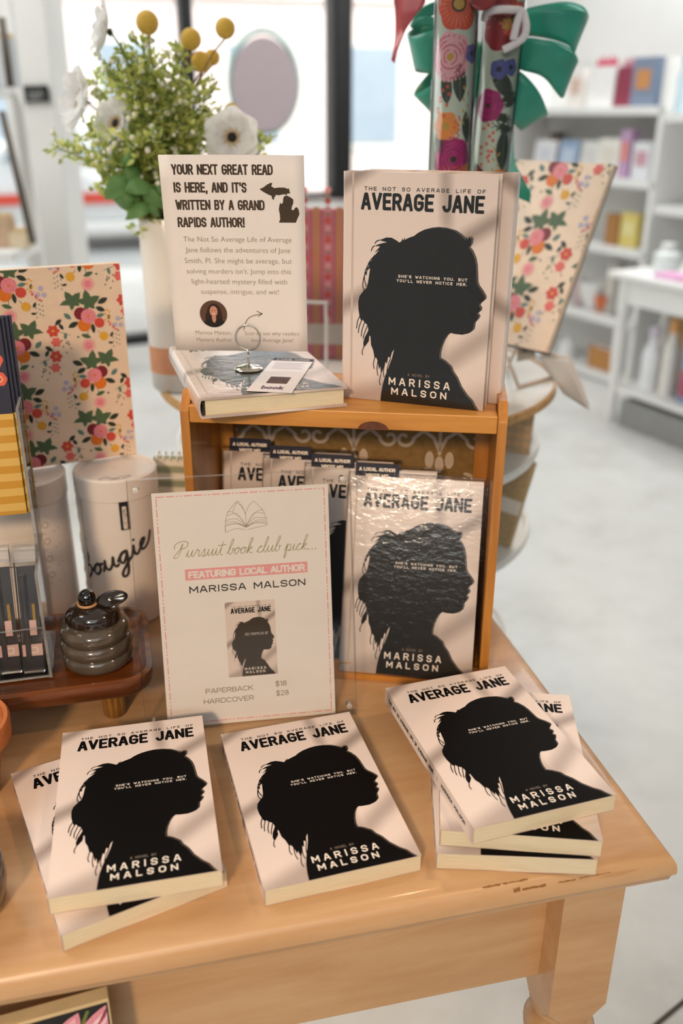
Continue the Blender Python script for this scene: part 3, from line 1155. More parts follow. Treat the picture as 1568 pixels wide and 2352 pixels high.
# hardcovers leaning inside the crate, each in a clear sleeve with a navy bookmark in its top
hs0 = make_hardcover(True)
M_navy = plain('navy_card', '#141730', 0.5, .1, 100, spec=.25)
bm_lab = ['rightmost navy bookmark in the crate, in the fully visible hardcover', 'third navy bookmark from the left inside the crate', 'second navy bookmark from the left inside the crate', 'leftmost navy bookmark inside the crate']
hc_lab = ['front hardcover inside the crate, its whole silhouette cover showing', 'second hardcover from the front inside the crate, behind the acrylic sign', 'third hardcover from the front inside the crate, cut title showing', 'rearmost and leftmost hardcover inside the crate']
dx, dyv = math.cos(CY), math.sin(CY)
for i in range(4):
    b_ = hs0 if i == 0 else copy_tree(hs0)
    lean = 19 - 2.6 * i
    px = .0742 - .049 * i * dx
    py = .885 + .0245 * i - .049 * i * dyv
    Mx = stand(px, py, .0130, -8.5 if i == 0 else -7.5, lean, HL, HT)
    b_.matrix_world = Mx
    tag(b_, hc_lab[i], 'book', 'sleeved hardcovers in the crate')
    bm = thing('bookmark', bm_lab[i], 'bookmark', Mx @ Matrix.Translation((-HW / 2 + .030, HL / 2 - .10, HT - .0065)), 'navy bookmarks in the crate')
    k = MB()
    k.box((0, .04, .0003), (.050, .150, .0006))
    k.build('bookmark_card', M_navy, bm)
    k = MB()
    letters(k, 'A LOCAL AUTHOR', -.021, .021, .1055, .0042, .0011, .35, .5, .0008)
    letters(k, 'WROTE ME!', -.013, .013, .0985, .0042, .0011, .35, .5, .0008)
    k.build('bookmark_lettering', M_white_ink, bm)

# ------------------------------------------------------------------ acrylic sign with the book-club sheet
M_acr = clear('clear_acrylic', (0.985, 0.985, 0.98), 0.015, 1.30)
M_acr_edge = clear('bright_acrylic_edge', (.98, .985, .98), .2, 1.6, .22, (.95, .96, .95))  # whitish haze stands in for light caught by the edges
M_paper = plain('warm_white_paper', '#efe6e0', 0.75, 0.015, 30)
M_pink = ink('pink_ink', '#eda3a3', 0.7)
M_dark_ink = ink('soft_black_ink', '#2e2a28', 0.7)
M_olive = ink('olive_ink', '#8f8d57', 0.7)
M_tan_ink = ink('brown_grey_ink', '#8b7a68', 0.7)
SP = Vector((-.0957, .8137, 0))
SGM = Matrix.Translation(SP) @ rotz(R(8.99)) @ Matrix.Rotation(PI / 2 - R(12.35), 4, 'X')   # local x right, y up the sheet, z to the viewer
sg = thing('acrylic_sign', 'clear acrylic sign holding a pale sheet for the book club pick', 'sign', SGM)
SWd, SHt = .230, .2745


def slab(name, z0, z1, par):
    k = MB()
    k.add([(-SWd / 2, 0, z) if j == 0 else (SWd / 2, 0, z) if j == 1 else (SWd / 2, SHt, z) if j == 2 else (-SWd / 2, SHt, z) for z in (z0, z1) for j in range(4)],
          [(3, 2, 1, 0), (4, 5, 6, 7)], 0)
    k.add([(-SWd / 2, 0, z) if j == 0 else (SWd / 2, 0, z) if j == 1 else (SWd / 2, SHt, z) if j == 2 else (-SWd / 2, SHt, z) for z in (z0, z1) for j in range(4)],
          [(1, 2, 6, 5), (2, 3, 7, 6), (3, 0, 4, 7)], 1)
    return k.build(name, [M_acr, M_acr_edge], par)


slab('front_panel', 0, .0030, sg)
slab('back_panel', -.0072, -.0042, sg)
for v_ in sg.children[1].data.vertices:
    v_.co.y = max(v_.co.y, .0017)
for x in (-1, 1):
    for y in (.010, SHt - .0105):
        k = MB()
        k.lathe([(0.0001, .0034), (.0026, .0034), (.0032, .0030), (.0032, -.0072), (.0001, -.0072)], 16, 0, Matrix.Translation((x * (SWd / 2 - .0085), y, 0)))
        k.build('magnet', plain('clear_stud', '#d9d2cb', 0.15, .02, 20, coat=1.0) if False else M_acr_edge, sg, smooth=40)
k = MB()
k.add([(x, y, z) for x in (-.04, .04) for y, z in ((.0019, -.0075), (.075, -.0075), (.072, -.0095), (.016, -.055), (.0125, -.055))],
      [(0, 1, 2, 3, 4), (9, 8, 7, 6, 5)] + [(i, 5 + i, 5 + (i + 1) % 5, (i + 1) % 5) for i in range(5)])
k.build('rear_foot', M_acr, sg)
sw, sh = .1825, .258
sheet = thing('paper_sheet', None, None)
sheet.parent = sg
k = MB()
k.box((0, .0012 + sh / 2, -.0021), (sw, sh, .0003))
bpy.data.objects.remove(sheet)
sheet = k.build('paper_sheet', M_paper, sg)
sx = lambda u: (u - .5) * sw
sy = lambda v: .0012 + (1 - v) * sh
zz = -.0021 + .0003


def dashes(p0, p1):
    d_ = Vector((p1[0] - p0[0], p1[1] - p0[1]))
    L = d_.length
    d_.normalize()
    pos = 0.0
    i = 0
    out = []
    while pos < L - .001:
        seg = (.0075, .0075, .0008, .0008)[i % 4]
        e = min(pos + seg, L)
        out.append([(p0[0] + d_.x * pos, p0[1] + d_.y * pos), (p0[0] + d_.x * e, p0[1] + d_.y * e)])
        pos = e + .0030
        i += 1
    return out


k = MB()
cs = [(sx(.024), sy(.017)), (sx(.976), sy(.017)), (sx(.976), sy(.983)), (sx(.024), sy(.983))]
for i in range(4):
    strokes(k, dashes(cs[i], cs[(i + 1) % 4]), .0011, zz, 0, rnd=False)
k.build('dashed_border', M_pink, sheet)
k = MB()
k.add([(sx(u), sy(v), zz) for u, v in ((.158, .366), (.864, .366), (.864, .320), (.158, .320))], [(0, 1, 2, 3)])
k.build('pink_banner', M_pink, sheet)
k = MB()
letters(k, 'FEATURING LOCAL AUTHOR', sx(.176), sx(.848), sy(.3585), .0078, .0018, .36, .45, zz + .0006)
k.build('banner_lettering', M_paper, sheet)
k = MB()
letters(k, 'MARISSA MALSON', sx(.176), sx(.848), sy(.4215), .0076, .0013, .42, .55, zz)
k.build('author_lettering', M_dark_ink, sheet)
k = MB()
cursive(k, 'Pursuit book club pick...', sx(.10), sx(.925), sy(.2685), .0070, .00060, zz, 0, .28, .55)
k.build('script_lettering', M_olive, sheet)
k = MB()
letters(k, 'PAPERBACK', sx(.232), sx(.512), sy(.861), .0056, .00075, .3, .4, zz)
letters(k, 'HARDCOVER', sx(.217), sx(.513), sy(.906), .0056, .00075, .3, .4, zz)
letters(k, '$18', sx(.645), sx(.712), sy(.854), .0060, .00075, .35, .4, zz)
letters(k, '$28', sx(.647), sx(.722), sy(.897), .0060, .00075, .35, .4, zz)
k.build('price_lettering', M_tan_ink, sheet)
# line drawing of an open book
k = MB()
L_ = []
for s in (-1, 1):
    L_ += [[(0, .0), (s * .35, .14), (s * .75, .12), (s * 1.0, .06)], [(0, .0), (s * .45, .35), (s * .95, .30)], [(0, .05), (s * .4, .55), (s * .9, .50)],
           [(0, .55), (s * .18, .85), (s * .42, 1.02), (s * .62, .85), (s * .86, .62)], [(s * .86, .62), (s * .7, .66), (s * .4, .5), (0, .02)], [(s * 1.0, .06), (s * 1.0, -.06 + .1 * s), (s * .97, .33)],
           [(s * 1.0, -.08 + .1 * s), (s * .5, -.05), (.05 * s, -.12)], [(s * .95, .30), (s * .86, .62)], [(s * .95, .22), (s * .5, .24), (.02 * s, -.02)], [(s * .97, .13), (s * .5, .17), (.02 * s, -.02)]]
L_ += [[(0, .55), (0, -.02)], [(-.62, .62), (-.40, 1.0), (-.32, 1.06), (-.12, .8), (0, .5)]]
strokes(k, [smooth_line([(sx(.52) + x * sw * .12, sy(.158) + y * .026) for x, y in l], 3) for l in L_], .00035, zz, 0, rnd=False)
k.build('book_drawing', M_tan_ink, sheet)
# small picture of the cover
cw, ch = (.662 - .372) * sw, (.797 - .471) * sh
mp = thing('cover_picture', None, None)
bpy.data.objects.remove(mp)
k = MB()
k.box((0, 0, 0), (cw, ch, .0001))
cp = k.build('cover_picture', cover_mat('small_cover_print', cw, ch), sheet, Matrix.Translation((sx(.517), sy(.634), zz + .0001)))
pr = cover_print(cw, ch, .0001, 1.0)
k = pr['sil']
link('head_silhouette', pr['sil'].data('head_silhouette', M_ghost_p), cp)
link('title_lettering', pr['title'].data('title_lettering', M_black_p), cp)
for k_ in ('author', 'surname', 'tag'):
    link('author_lettering', pr[k_].data('author_lettering', M_white_ink), cp)

# ------------------------------------------------------------------ card stand with ring, the tall notice, the bookmark lying on the flat hardcover
M_silver = plain('polished_silver', '#d8d2c6', 0.12, .05, 60, metal=1.0)
fz = CZ + .0004 + HT + .0003
RB = Vector((-.1026, .9797, fz))
ring = thing('card_holder', 'silver ring card holder standing on the flat hardcover', 'card holder', Matrix.Translation(RB))
k = MB()
k.lathe([(.0001, 0), (.0152, 0), (.0160, .001), (.0148, .0026), (.0120, .0034), (.0070, .0036), (.0030, .0052), (.0001, .0056)], 32)
k.build('base', M_silver, ring, smooth=50)
k = MB()
k.tube([(0, 0, .004), (0, -.001, .012), (0, -.0055, .0235)], .0011, 10)
k.build('stem', M_silver, ring, smooth=True)
rr = .0133
k = MB()
k.tube([(rr * math.cos(a_), -.0062 + .0020 * (i / 40), .0235 + rr + rr * math.sin(a_)) for i, a_ in enumerate([-PI / 2 + 3.2 * PI * j / 40 for j in range(41)])], .0006, 8)
k.build('ring_coil', M_silver, ring, smooth=True)
PWd, PHt = .1444, .2017
PM = Matrix.Translation((-.1097, .9800, fz + .0205)) @ rotz(R(-1.72)) @ Matrix.Rotation(PI / 2 + R(6.0), 4, 'X')
po = thing('notice_card', 'tall white notice about a local author held in the ring stand', 'sign', PM)
k = MB()
k.sheet(lambda u, v: ((u - .5) * PWd, v * PHt, -.0016 * math.sin(PI * u) * v), 12, 8)
card = k.build('card', M_paper, po, smooth=True)
sol = card.modifiers.new('thickness', 'SOLIDIFY')
sol.thickness = 0.0003
sol.offset = -1
sx = lambda u: (u - .5) * PWd
sy = lambda v: (1 - v) * PHt


def bow_z(x, y, z):
    u, v = x / PWd + .5, y / PHt
    return (x, y, z - .0016 * math.sin(PI * min(max(u, 0), 1)) * v)


def drape(mb):
    mb.v = [bow_z(*p_) for p_ in mb.v]
    return mb


M_umber = ink('umber_ink', '#44362a', 0.7)
k = MB()
for txt, u0, u1, v in (('YOUR NEXT GREAT READ', .083, .783, .0925), ("IS HERE, AND IT'S", .086, .596, .177), ('WRITTEN BY A GRAND', .091, .717, .261), ('RAPIDS AUTHOR!', .095, .572, .346)):
    letters(k, txt, sx(u0), sx(u1), sy(v), .0099, .0018, .52, .5, .0003)
drape(k).build('headline_lettering', M_umber, card)
k = MB()
for txt, u0, u1, v in (('The Not So Average Life of Average', .126, .899, .418), ('Jane follows the adventures of Jane', .134, .889, .472), ('Smith, PI. She might be average, but', .123, .897, .527),
                       ("solving murders isn't. Jump into this", .131, .89, .581), ('light-hearted mystery filled with', .162, .859, .635), ('suspense, intrigue, and wit!', .224, .796, .688)):
    type_text(k, txt, sx(u0), sx(u1), sy(v), .0003, off=-.012)
for txt, u0, u1, v in (('Marissa Malson,', .159, .43, .909), ('Mystery Author', .163, .431, .948), ('Scan to see why readers', .531, .939, .91), ('love Average Jane!', .579, .891, .948)):
    type_text(k, txt, sx(u0), sx(u1), sy(v), .0003, off=-.01)
drape(k).build('paragraph_lettering', M_tan_ink, card)
MI = [[(686, 159), (714, 151), (741, 137), (769, 128), (777, 133), (768, 145), (789, 154), (821, 151), (861, 151), (882, 157), (892, 154), (895, 167), (899, 179), (881, 178), (872, 188), (863, 182), (841, 184), (818, 188), (801, 185), (786, 200), (784, 211), (772, 205), (769, 191), (747, 185), (712, 172)],
      [(858, 191), (876, 189), (898, 196), (920, 207), (919, 225), (909, 241), (905, 256), (921, 259), (931, 247), (945, 244), (956, 256), (961, 278), (946, 300), (934, 320), (814, 320), (824, 303), (822, 278), (816, 256), (822, 234), (829, 222), (835, 231), (847, 222), (849, 204)]]
k = MB()
for pl in MI:
    k.add([(sx(u / 1000), sy(v / 1000), .0003) for u, v in pl], [tuple(range(len(pl)))])
drape(k).build('state_map', M_umber, card)
k = MB()
strokes(k, [smooth_line([(sx(.523), sy(.884)), (sx(.545), sy(.835)), (sx(.585), sy(.808)), (sx(.664), sy(.792))], 6), [(sx(.628), sy(.779)), (sx(.668), sy(.792)), (sx(.636), sy(.808))]], .0007, .0003)
drape(k).build('arrow', M_umber, card)
# round portrait print: brown hair, face, dark shirt
k = MB()
cx_, cy_, rr_ = sx(.304), sy(.796), .0148


def disc(mb, x, y, rx, ry, z, m, n=24, clip=True):
    ps = []
    for i in range(n):
        a_ = 2 * PI * i / n
        px, py = x + rx * math.cos(a_), y + ry * math.sin(a_)
        if clip:
            d_ = math.hypot(px - cx_, py - cy_)
            if d_ > rr_ * .995:
                px, py = cx_ + (px - cx_) * rr_ * .995 / d_, cy_ + (py - cy_) * rr_ * .995 / d_
        ps.append((px, py, z))
    mb.add(ps, [tuple(range(n))], m)


disc(k, cx_, cy_, rr_, rr_, .0003, 0, 32, False)
disc(k, cx_ + .0008, cy_ + .0015, .0078, .0098, .0004, 1)
disc(k, cx_ - .0035, cy_ - .004, .0055, .0075, .00041, 1)
disc(k, cx_ + .0035, cy_ - .004, .0060, .0080, .00042, 1)
disc(k, cx_ + .0005, cy_ - .0115, .0120, .0070, .00046, 2)
disc(k, cx_ + .0003, cy_ - .0045, .0022, .0050, .0005, 3)
disc(k, cx_ + .0003, cy_ + .0030, .0042, .0058, .00055, 3)
disc(k, cx_ - .0013, cy_ + .0038, .0006, .0004, .0006, 1, 8)
disc(k, cx_ + .0019, cy_ + .0038, .0006, .0004, .0006, 1, 8)
disc(k, cx_ + .0003, cy_ + .0004, .0017, .0006, .0006, 4, 10)
drape(k).build('round_portrait', [ink('portrait_back', '#5d3f2f', .6), ink('portrait_hair', '#2b1710', .6), ink('portrait_shirt', '#16120f', .6), ink('portrait_skin', '#c98f73', .6), ink('portrait_smile', '#e8d6cb', .6)], card)

# loose bookmark on the flat hardcover
bq = [atz(630, 824, fz), atz(722, 826, fz), atz(673, 902, fz), atz(562, 901, fz)]
c0 = sum(bq, Vector()) / 4
ey = ((bq[0] + bq[1]) / 2 - (bq[2] + bq[3]) / 2)
bl = ey.length
ex = ((bq[1] + bq[2]) / 2 - (bq[0] + bq[3]) / 2)
bw = .047
ang = math.atan2(-ey.x, ey.y)
lb = thing('bookmark', 'pale lilac bookmark with printing lying loose on the flat hardcover', 'bookmark', Matrix.Translation((c0.x, c0.y, fz + .0004)) @ rotz(ang))
k = MB()
k.box((0, 0, .0002), (bw, bl, .0004))
k.build('bookmark_card', plain('pale_lilac_card', '#e8dedc', 0.4, .02, 40, coat=.3), lb)
k = MB()
k.add([(-bw / 2, bl / 2 - .012, .0006), (bw / 2, bl / 2 - .012, .0006), (bw / 2, bl / 2 - .0005, .0006), (-bw / 2, bl / 2 - .0005, .0006)], [(0, 1, 2, 3)])
k.build('navy_band', M_navy, lb)
k = MB()
letters(k, 'A LOCAL AUTHOR', -.019, .019, bl / 2 - .0095, .004, .0008, .35, .5, .0008)
k.build('band_lettering', M_white_ink, lb)
k = MB()
for j in range(5):
    strokes(k, [[(-.017, bl / 2 - .022 - j * .006), (.017 - .004 * (j % 2), bl / 2 - .022 - j * .006)]], .0012, .0006, rnd=False)
k.build('fine_print', plain('lilac_print', '#a99fae', .6), lb)
k = MB()
k.add([(-.010 + .0, -.012, .0006), (.012, -.012, .0006), (.012, -.038, .0006), (-.010, -.038, .0006)], [(0, 3, 2, 1)])
k.build('picture', plain('dark_red_picture', '#4a2420', .5, .6, 120), lb)
k = MB()
type_text(k, 'book', -.011, .013, -bl / 2 + .010, .0006, h=.012, off=.03)
k.build('foot_lettering', plain('plum_ink', '#4b2c4c', .5), lb)


# ------------------------------------------------------------------ flat floral print, shared by the boards and the paper rolls
def blob(mb, cx, cy, pts, z, m, fn, rings=2):
    """filled shape given by outline points around (cx, cy), fanned in rings so that it can follow a curved surface"""
    n = len(pts)
    vs = [fn(cx, cy, z)]
    for r in range(1, rings + 1):
        k = r / rings
        vs += [fn(cx + x * k, cy + y * k, z) for x, y in pts]
    fs = [(0, 1 + i, 1 + (i + 1) % n) for i in range(n)]
    for r in range(rings - 1):
        a_, b_ = 1 + r * n, 1 + (r + 1) * n
        fs += [(a_ + i, b_ + i, b_ + (i + 1) % n, a_ + (i + 1) % n) for i in range(n)]
    mb.add(vs, fs, m)


def scallop(r, n=11, d=.14, k=4, ph=0.0):
    return [(r * (1 - d + d * abs(math.cos(n * a_ / 2 + ph))) * math.cos(a_), r * (1 - d + d * abs(math.cos(n * a_ / 2 + ph))) * math.sin(a_)) for a_ in [2 * PI * i / (n * k) for i in range(n * k)]]


def leafshape(l, w, ang, n=8):
    o = []
    for i in range(n + 1):
        t_ = i / n
        o.append((l * (t_ - .5), w / 2 * math.sin(PI * t_) ** .8))
    for i in range(n - 1, 0, -1):
        t_ = i / n
        o.append((l * (t_ - .5), -w / 2 * math.sin(PI * t_) ** .8))
    c_, s_ = math.cos(ang), math.sin(ang)
    return [(x * c_ - y * s_, x * s_ + y * c_) for x, y in o]


def maple(r, ang):
    o = []
    for i in range(20):
        a_ = ang + 2 * PI * i / 20
        k = (.72, 1.0, .72, .50)[i % 4] * (1.15 if abs(((i / 20 * 360 + 180) % 360) - 180) < 100 else .75)
        o.append((r * k * math.cos(a_), r * k * math.sin(a_)))
    return o


M_ro = {n_: ink(n_, c_, .5) for n_, c_ in dict(rose_pink='#e2858f', wine_red='#7c2029', marmalade='#dd7421', tomato='#cf4a3e', coral='#e26a62', leaf_dark='#2c3326', leaf_green='#4e6344', leaf_teal='#5f7d74', mustard='#e0a636',
                                               lilac='#b9b0c6', rose_pale='#eaa5a0', rose_deep='#d56f7f', rose_light='#f0b6c0', magenta='#b9297c', magenta_dark='#8f1c60', tangerine='#f2994c', poppy_red='#e0583f', poppy_orange='#ef7f5c',
                                               cornflower='#5a64a8', gold_foil='#cfa448', bottle_green='#39463c', berry='#e0564a', carmine='#a3212f', ink_navy='#232640').items()}
MK = list(M_ro)
MM = [M_ro[k_] for k_ in MK]
IX = {k_: i for i, k_ in enumerate(MK)}


def floral(mb, w, h, u, fn, x0=0, y0=0):
    """rows of mixed bunches on a board w x h (origin bottom left); u = metres per print unit"""
    def cl(x, y, z):
        return fn(min(max(x, .0006), w - .0006), min(max(y, .0006), h - .0006), z)
    e = .00008

    def put(x, y, pts, lay, mat):
        if -.02 < x < w + .02 and -.02 < y < h + .02:
            blob(mb, x, y, pts, .0002 + lay * e, IX[mat], cl, 1)
    cols = int(w / (u * 600)) + 3
    rows = int(h / (u * 510)) + 3
    for c_ in range(-1, cols):
        for r_ in range(-1, rows):
            sgn = 1 if (r_ + c_) % 2 else -1
            X = x0 + c_ * 600 * u
            Y = y0 + r_ * 510 * u + (255 * u if c_ % 2 else 0) - c_ * 40 * u

            def P(dx, dy, pts, lay, mat):
                put(X + sgn * dx * u, Y - dy * u, [(sgn * x * u, y * u) for x, y in pts], lay, mat)
            # thin stems
            for (a0, b0, a1, b1) in ((-10, 80, -25, 200), (60, 120, 100, 170), (-150, 150, -260, 110)):
                ang = math.atan2(-(b1 - b0), a1 - a0)
                P((a0 + a1) / 2, (b0 + b1) / 2, leafshape(math.hypot(a1 - a0, b1 - b0), 5, ang), 0, 'leaf_green')
            P(-120, -125, maple(92, R(100)), 1, 'leaf_green')
            P(10, -110, maple(98, R(80)), 2, 'leaf_green')
            for (dx, dy, l, wd, an, mt) in ((130, -120, 95, 46, 25, 'leaf_dark'), (105, -52, 85, 42, -25, 'leaf_dark'), (-130, 62, 95, 44, 25, 'leaf_dark'), (30, 105, 85, 34, -85, 'leaf_dark'), (-170, -12, 75, 40, -45, 'leaf_teal'), (100, 0, 70, 32, 10, 'leaf_teal'),
                                            (-35, 165, 85, 36, -20, 'leaf_green'), (180, 170, 50, 24, 60, 'leaf_dark'), (165, 240, 45, 20, -10, 'leaf_dark'), (-205, 150, 60, 28, 80, 'leaf_teal'), (-250, 30, 70, 36, 40, 'leaf_dark'), (-230, 70, 60, 30, -60, 'leaf_dark'), (170, 20, 45, 22, 80, 'leaf_dark')):
                P(dx, dy, leafshape(l, wd, R(an)), 3, mt)
            P(-62, -26, scallop(55, 14, .12, 3), 4, 'wine_red')
            P(-40, 72, scallop(56, 16, .10, 3), 5, 'marmalade')
            P(86, 62, scallop(44, 14, .12, 3), 5, 'tomato')
            P(0, 0, scallop(64, 18, .12, 3), 6, 'rose_pink')
            P(0, 0, scallop(12, 8, .2, 2), 7, 'marmalade')
            P(112, 178, scallop(40, 8, .18, 3), 4, 'mustard')
            P(-22, 245, scallop(62, 20, .45, 3), 4, 'rose_pale')
            P(-22, 245, scallop(34, 14, .3, 3), 5, 'rose_pink')
            P(-300, 100, scallop(54, 6, .35, 5), 4, 'tomato')
            P(-300, 100, scallop(12, 6, .2, 2), 5, 'mustard')
            P(-285, 195, scallop(44, 6, .35, 5), 4, 'coral')
            for i in range(12):
                P(-190 + 16 * i * math.cos(i), 215 + 11 * i * math.sin(i * 1.7), leafshape(26, 9, i * 1.1), 2, 'leaf_green')
                P(215 + 30 * math.sin(i * 2.1), 130 + 13 * i, leafshape(22, 8, i * .9), 2, 'leaf_teal')
            for (dx, dy) in ((245, 40), (215, 90), (265, 95)):
                P(dx, dy, scallop(24, 8, .4, 3), 3, 'lilac')
            for i in range(7):
                P(160 + 22 * math.sin(i * 2.1), -40 + i * 16, scallop(10, 5, .2, 2), 4, 'mustard')
                P(165 + 9 * i + 10 * math.sin(i * 2.4), 60 + 12 * i, scallop(12, 5, .2, 2), 3, 'rose_pale' if i % 2 else 'coral')


M_cream_board = plain('blush_cream_cover', '#e9cdb2', 0.45, 0.03, 60, coat=.1)
M_backing = plain('black_backing_board', '#1f1b18', 0.6)

# floral board at left, standing on two white canisters
BW_, BH_ = .200, .2407
yaw = R(25.1)
rb = Vector((-.2653, 1.1049, .2056))
FBM = Matrix.Translation(rb - Vector((math.cos(yaw), math.sin(yaw), 0)) * BW_) @ rotz(yaw) @ Matrix.Rotation(PI / 2 + R(.6), 4, 'X')
fb = thing('floral_notebook', 'blush floral hardcover notebook standing on the white canisters', 'notebook', FBM)
k = MB()
k.box((BW_ / 2, BH_ / 2, -.006), (BW_, BH_, .012))
cv = k.build('cover', M_cream_board, fb)
k = MB()
floral(k, BW_, BH_, .000142, lambda x, y, z: (x, y, z), .072, .006)
k.build('floral_print', MM, cv)

# floral board at right, tilted back on a wire easel on the round stand
RW, RH = .27, .300
ry, rl = R(-47.2), R(26)
RBM = Matrix.Translation((.2257, 1.4908, .271)) @ rotz(ry) @ Matrix.Rotation(PI / 2 - rl, 4, 'X') @ Matrix.Translation((-RW / 2, 0, 0))
fr = thing('floral_notebook', 'floral patterned board tilted back on an easel at right of the crate', 'notebook', RBM)
k = MB()
k.box((RW / 2, RH / 2, -.005), (RW, RH, .010))
cv = k.build('cover', M_cream_board, fr)
k = MB()
k.box((RW / 2, RH / 2, -.0120), (RW - .002, RH + .003, .004))
k.build('backing_board', M_backing, fr)
k = MB()
floral(k, RW, RH, .000215, lambda x, y, z: (x, y, z), .05, .02)
k.build('floral_print', MM, cv)

# ------------------------------------------------------------------ round tiered stand behind the crate
M_whitewood = plain('white_laminate', '#e9e6e0', 0.35, 0.02, 20, coat=.2)
M_oakedge = wood('oak_edge', '#a5743a', '#c1914f', '#d6ad6e', 2, 'X', .5, .1)
RC = Vector((.026, 1.512, 0))
RZ = .205
rt = thing('round_stand', 'round tiered display stand with oak edged white top behind the crate', 'stand', Matrix.Translation((RC.x, RC.y, FLOOR)))
k = MB()
R1 = .333
k.lathe([(.001, RZ - .010 - FLOOR), (R1 - .004, RZ - .010 - FLOOR), (R1 - .004, RZ - FLOOR), (.001, RZ - FLOOR)], 72)
tt = k.build('top_disc', M_whitewood, rt, smooth=30)
k = MB()
k.lathe([(R1 - .004, RZ - .011 - FLOOR), (R1, RZ - .010 - FLOOR), (R1, RZ + .002 - FLOOR), (R1 - .006, RZ + .002 - FLOOR), (R1 - .006, RZ - FLOOR)], 72)
k.build('edge_band', M_oakedge, tt, smooth=30)
for zt_, rt_ in ((.098, .312), (-.056, .310), (-.30, .295)):
    k = MB()
    k.lathe([(.001, zt_ - .010 - FLOOR), (rt_, zt_ - .010 - FLOOR), (rt_ + .002, zt_ - .004 - FLOOR), (rt_, zt_ + .004 - FLOOR), (rt_ - .008, zt_ + .004 - FLOOR), (rt_ - .008, zt_ - FLOOR), (.001, zt_ - FLOOR)], 64)
    k.build('tier_disc', M_whitewood, rt, smooth=30)
k = MB()
k.lathe([(.001, 0), (.24, 0), (.24, .018), (.05, .026), (.028, .05), (.025, RZ - .012 - FLOOR), (.001, RZ - .012 - FLOOR)], 40)
k.build('column', M_whitewood, rt, smooth=40)

# things on the lower tiers
M_kraft = plain('kraft_weave', '#b79f78', 0.8, 0.18, 220, bump=.2)
M_plaid = NT('plaid_cover')
_w1 = M_plaid.n('ShaderNodeTexWave')
_w2 = M_plaid.n('ShaderNodeTexWave', bands_direction='Y')
for _w in (_w1, _w2):
    M_plaid.to(_w.inputs['Vector'], M_plaid.coord('Object'))
    _w.inputs['Scale'].default_value = 22
M_plaid.set(Base_Color=M_plaid.mix(M_plaid.math('MULTIPLY', _w1.outputs[1], .5), M_plaid.mix(M_plaid.math('MULTIPLY', _w2.outputs[1], .6), srgb('#d8b48d'), srgb('#9aa08a')), srgb('#c79563')), Roughness=.6)
M_plaid = M_plaid.mat


def notebook(name, label, M, w, h, mat, rings=False, band=None):
    t = thing(name, label, 'notebook', M)
    k = MB()
    k.box((0, h / 2, -.004), (w, h, .008))
    k.build('cover', mat, t, bevel=.0006)
    k = MB()
    k.box((0, h / 2, -.0105), (w - .004, h - .004, .005))
    k.build('page_block', M_pages, t)
    if rings:
        for i in range(int(w / .009)):
            k = MB()
            x = -w / 2 + .006 + i * .009
            k.tube([(x, h + .001 + .006 * math.cos(a_), -.004 + .008 * math.sin(a_)) for a_ in [2 * PI * j / 12 for j in range(12)]], .0011, 6, closed=True)
            k.build('binding_ring', M_whitewood, t, smooth=True)
    if band:
        k = MB()
        k.box((0, h * .45, .0003), (w, h * .16, .0006))
        k.build('cover_band', band, t)
    return t


def lean_m(p, yaw_, lean_):
    return Matrix.Translation(p) @ rotz(R(yaw_)) @ Matrix.Rotation(PI / 2 - R(lean_), 4, 'X')


notebook('plaid_notebook', 'tan plaid notebook on the upper tier of the round stand', lean_m((.262, 1.425, .0990), -30, 10), .10, .088, M_plaid)
notebook('kraft_notebook', 'kraft brown notebook with pale band on the middle tier of the stand', lean_m((.232, 1.410, -.0550), -44, 23), .13, .150, M_kraft, band=plain('pale_band', '#e6e0d6', .6))
M_stripe = NT('green_striped_cover')
_w = M_stripe.n('ShaderNodeTexWave', bands_direction='Y')
M_stripe.to(_w.inputs['Vector'], M_stripe.coord('Object'))
_w.inputs['Scale'].default_value = 16
_w.inputs['Distortion'].default_value = .6
M_stripe.set(Base_Color=M_stripe.ramp(_w.outputs[1], [(.25, '#8f9276'), (.5, '#c2b69b'), (.8, '#ddd3c0')]), Roughness=.8)
M_stripe = M_stripe.mat
pz = aty(388, 1046, 1.12)
notebook('spiral_notebook', 'green striped spiral notebook seen between the canisters and the crate', lean_m((-.208, 1.116, .0004), -4, 1), .082, pz.z - .004, M_stripe, rings=True)

# ------------------------------------------------------------------ vase and flowers
M_glaze = plain('white_glaze', '#ece6de', 0.22, 0.02, 20, coat=.5)
M_terra = plain('bare_terracotta', '#d79a76', 0.8, 0.06, 60)
M_grey = plain('pale_grey_glaze', '#cfcdc9', 0.4, 0.03, 20)
VR = .043
VB = Vector((-.262, 1.42, RZ + .0005))
vase = thing('flower_vase', 'tall white vase with a bare terracotta band', 'vase', Matrix.Translation(VB))
VH = .262
k = MB()
k.lathe([(.001, 0), (VR - .004, 0), (VR - .001, .004), (VR, .030)], 40)
k.build('foot', M_grey, vase, smooth=50)
k = MB()
k.lathe([(VR, .030), (VR + .0003, .072)], 40)
k.build('terracotta_band', M_terra, vase, smooth=True)
k = MB()
k.lathe([(VR + .0003, .072), (VR + .001, .16), (VR + .0005, VH - .004), (VR - .001, VH), (VR - .004, VH - .002), (VR - .005, .10), (.001, .09)], 40)
k.build('body', M_glaze, vase, smooth=50)
VT = VB + Vector((0, 0, VH))
M_stem = plain('green_stem', '#5d7038', 0.6, .1)
M_stem2 = plain('brown_stem', '#8a6a44', 0.7, .1)
M_yel = plain('mustard_pompom', '#e2bb4e', 0.9, .12, 400, sheen=.4)
M_anth = plain('black_stamens', '#0e0c10', 0.7, .2, 300)
M_anthy = plain('ochre_halo', '#c7a24e', 0.8, .2, 300)
M_sepal = plain('dark_sepal', '#3c4a2a', 0.7, .1)
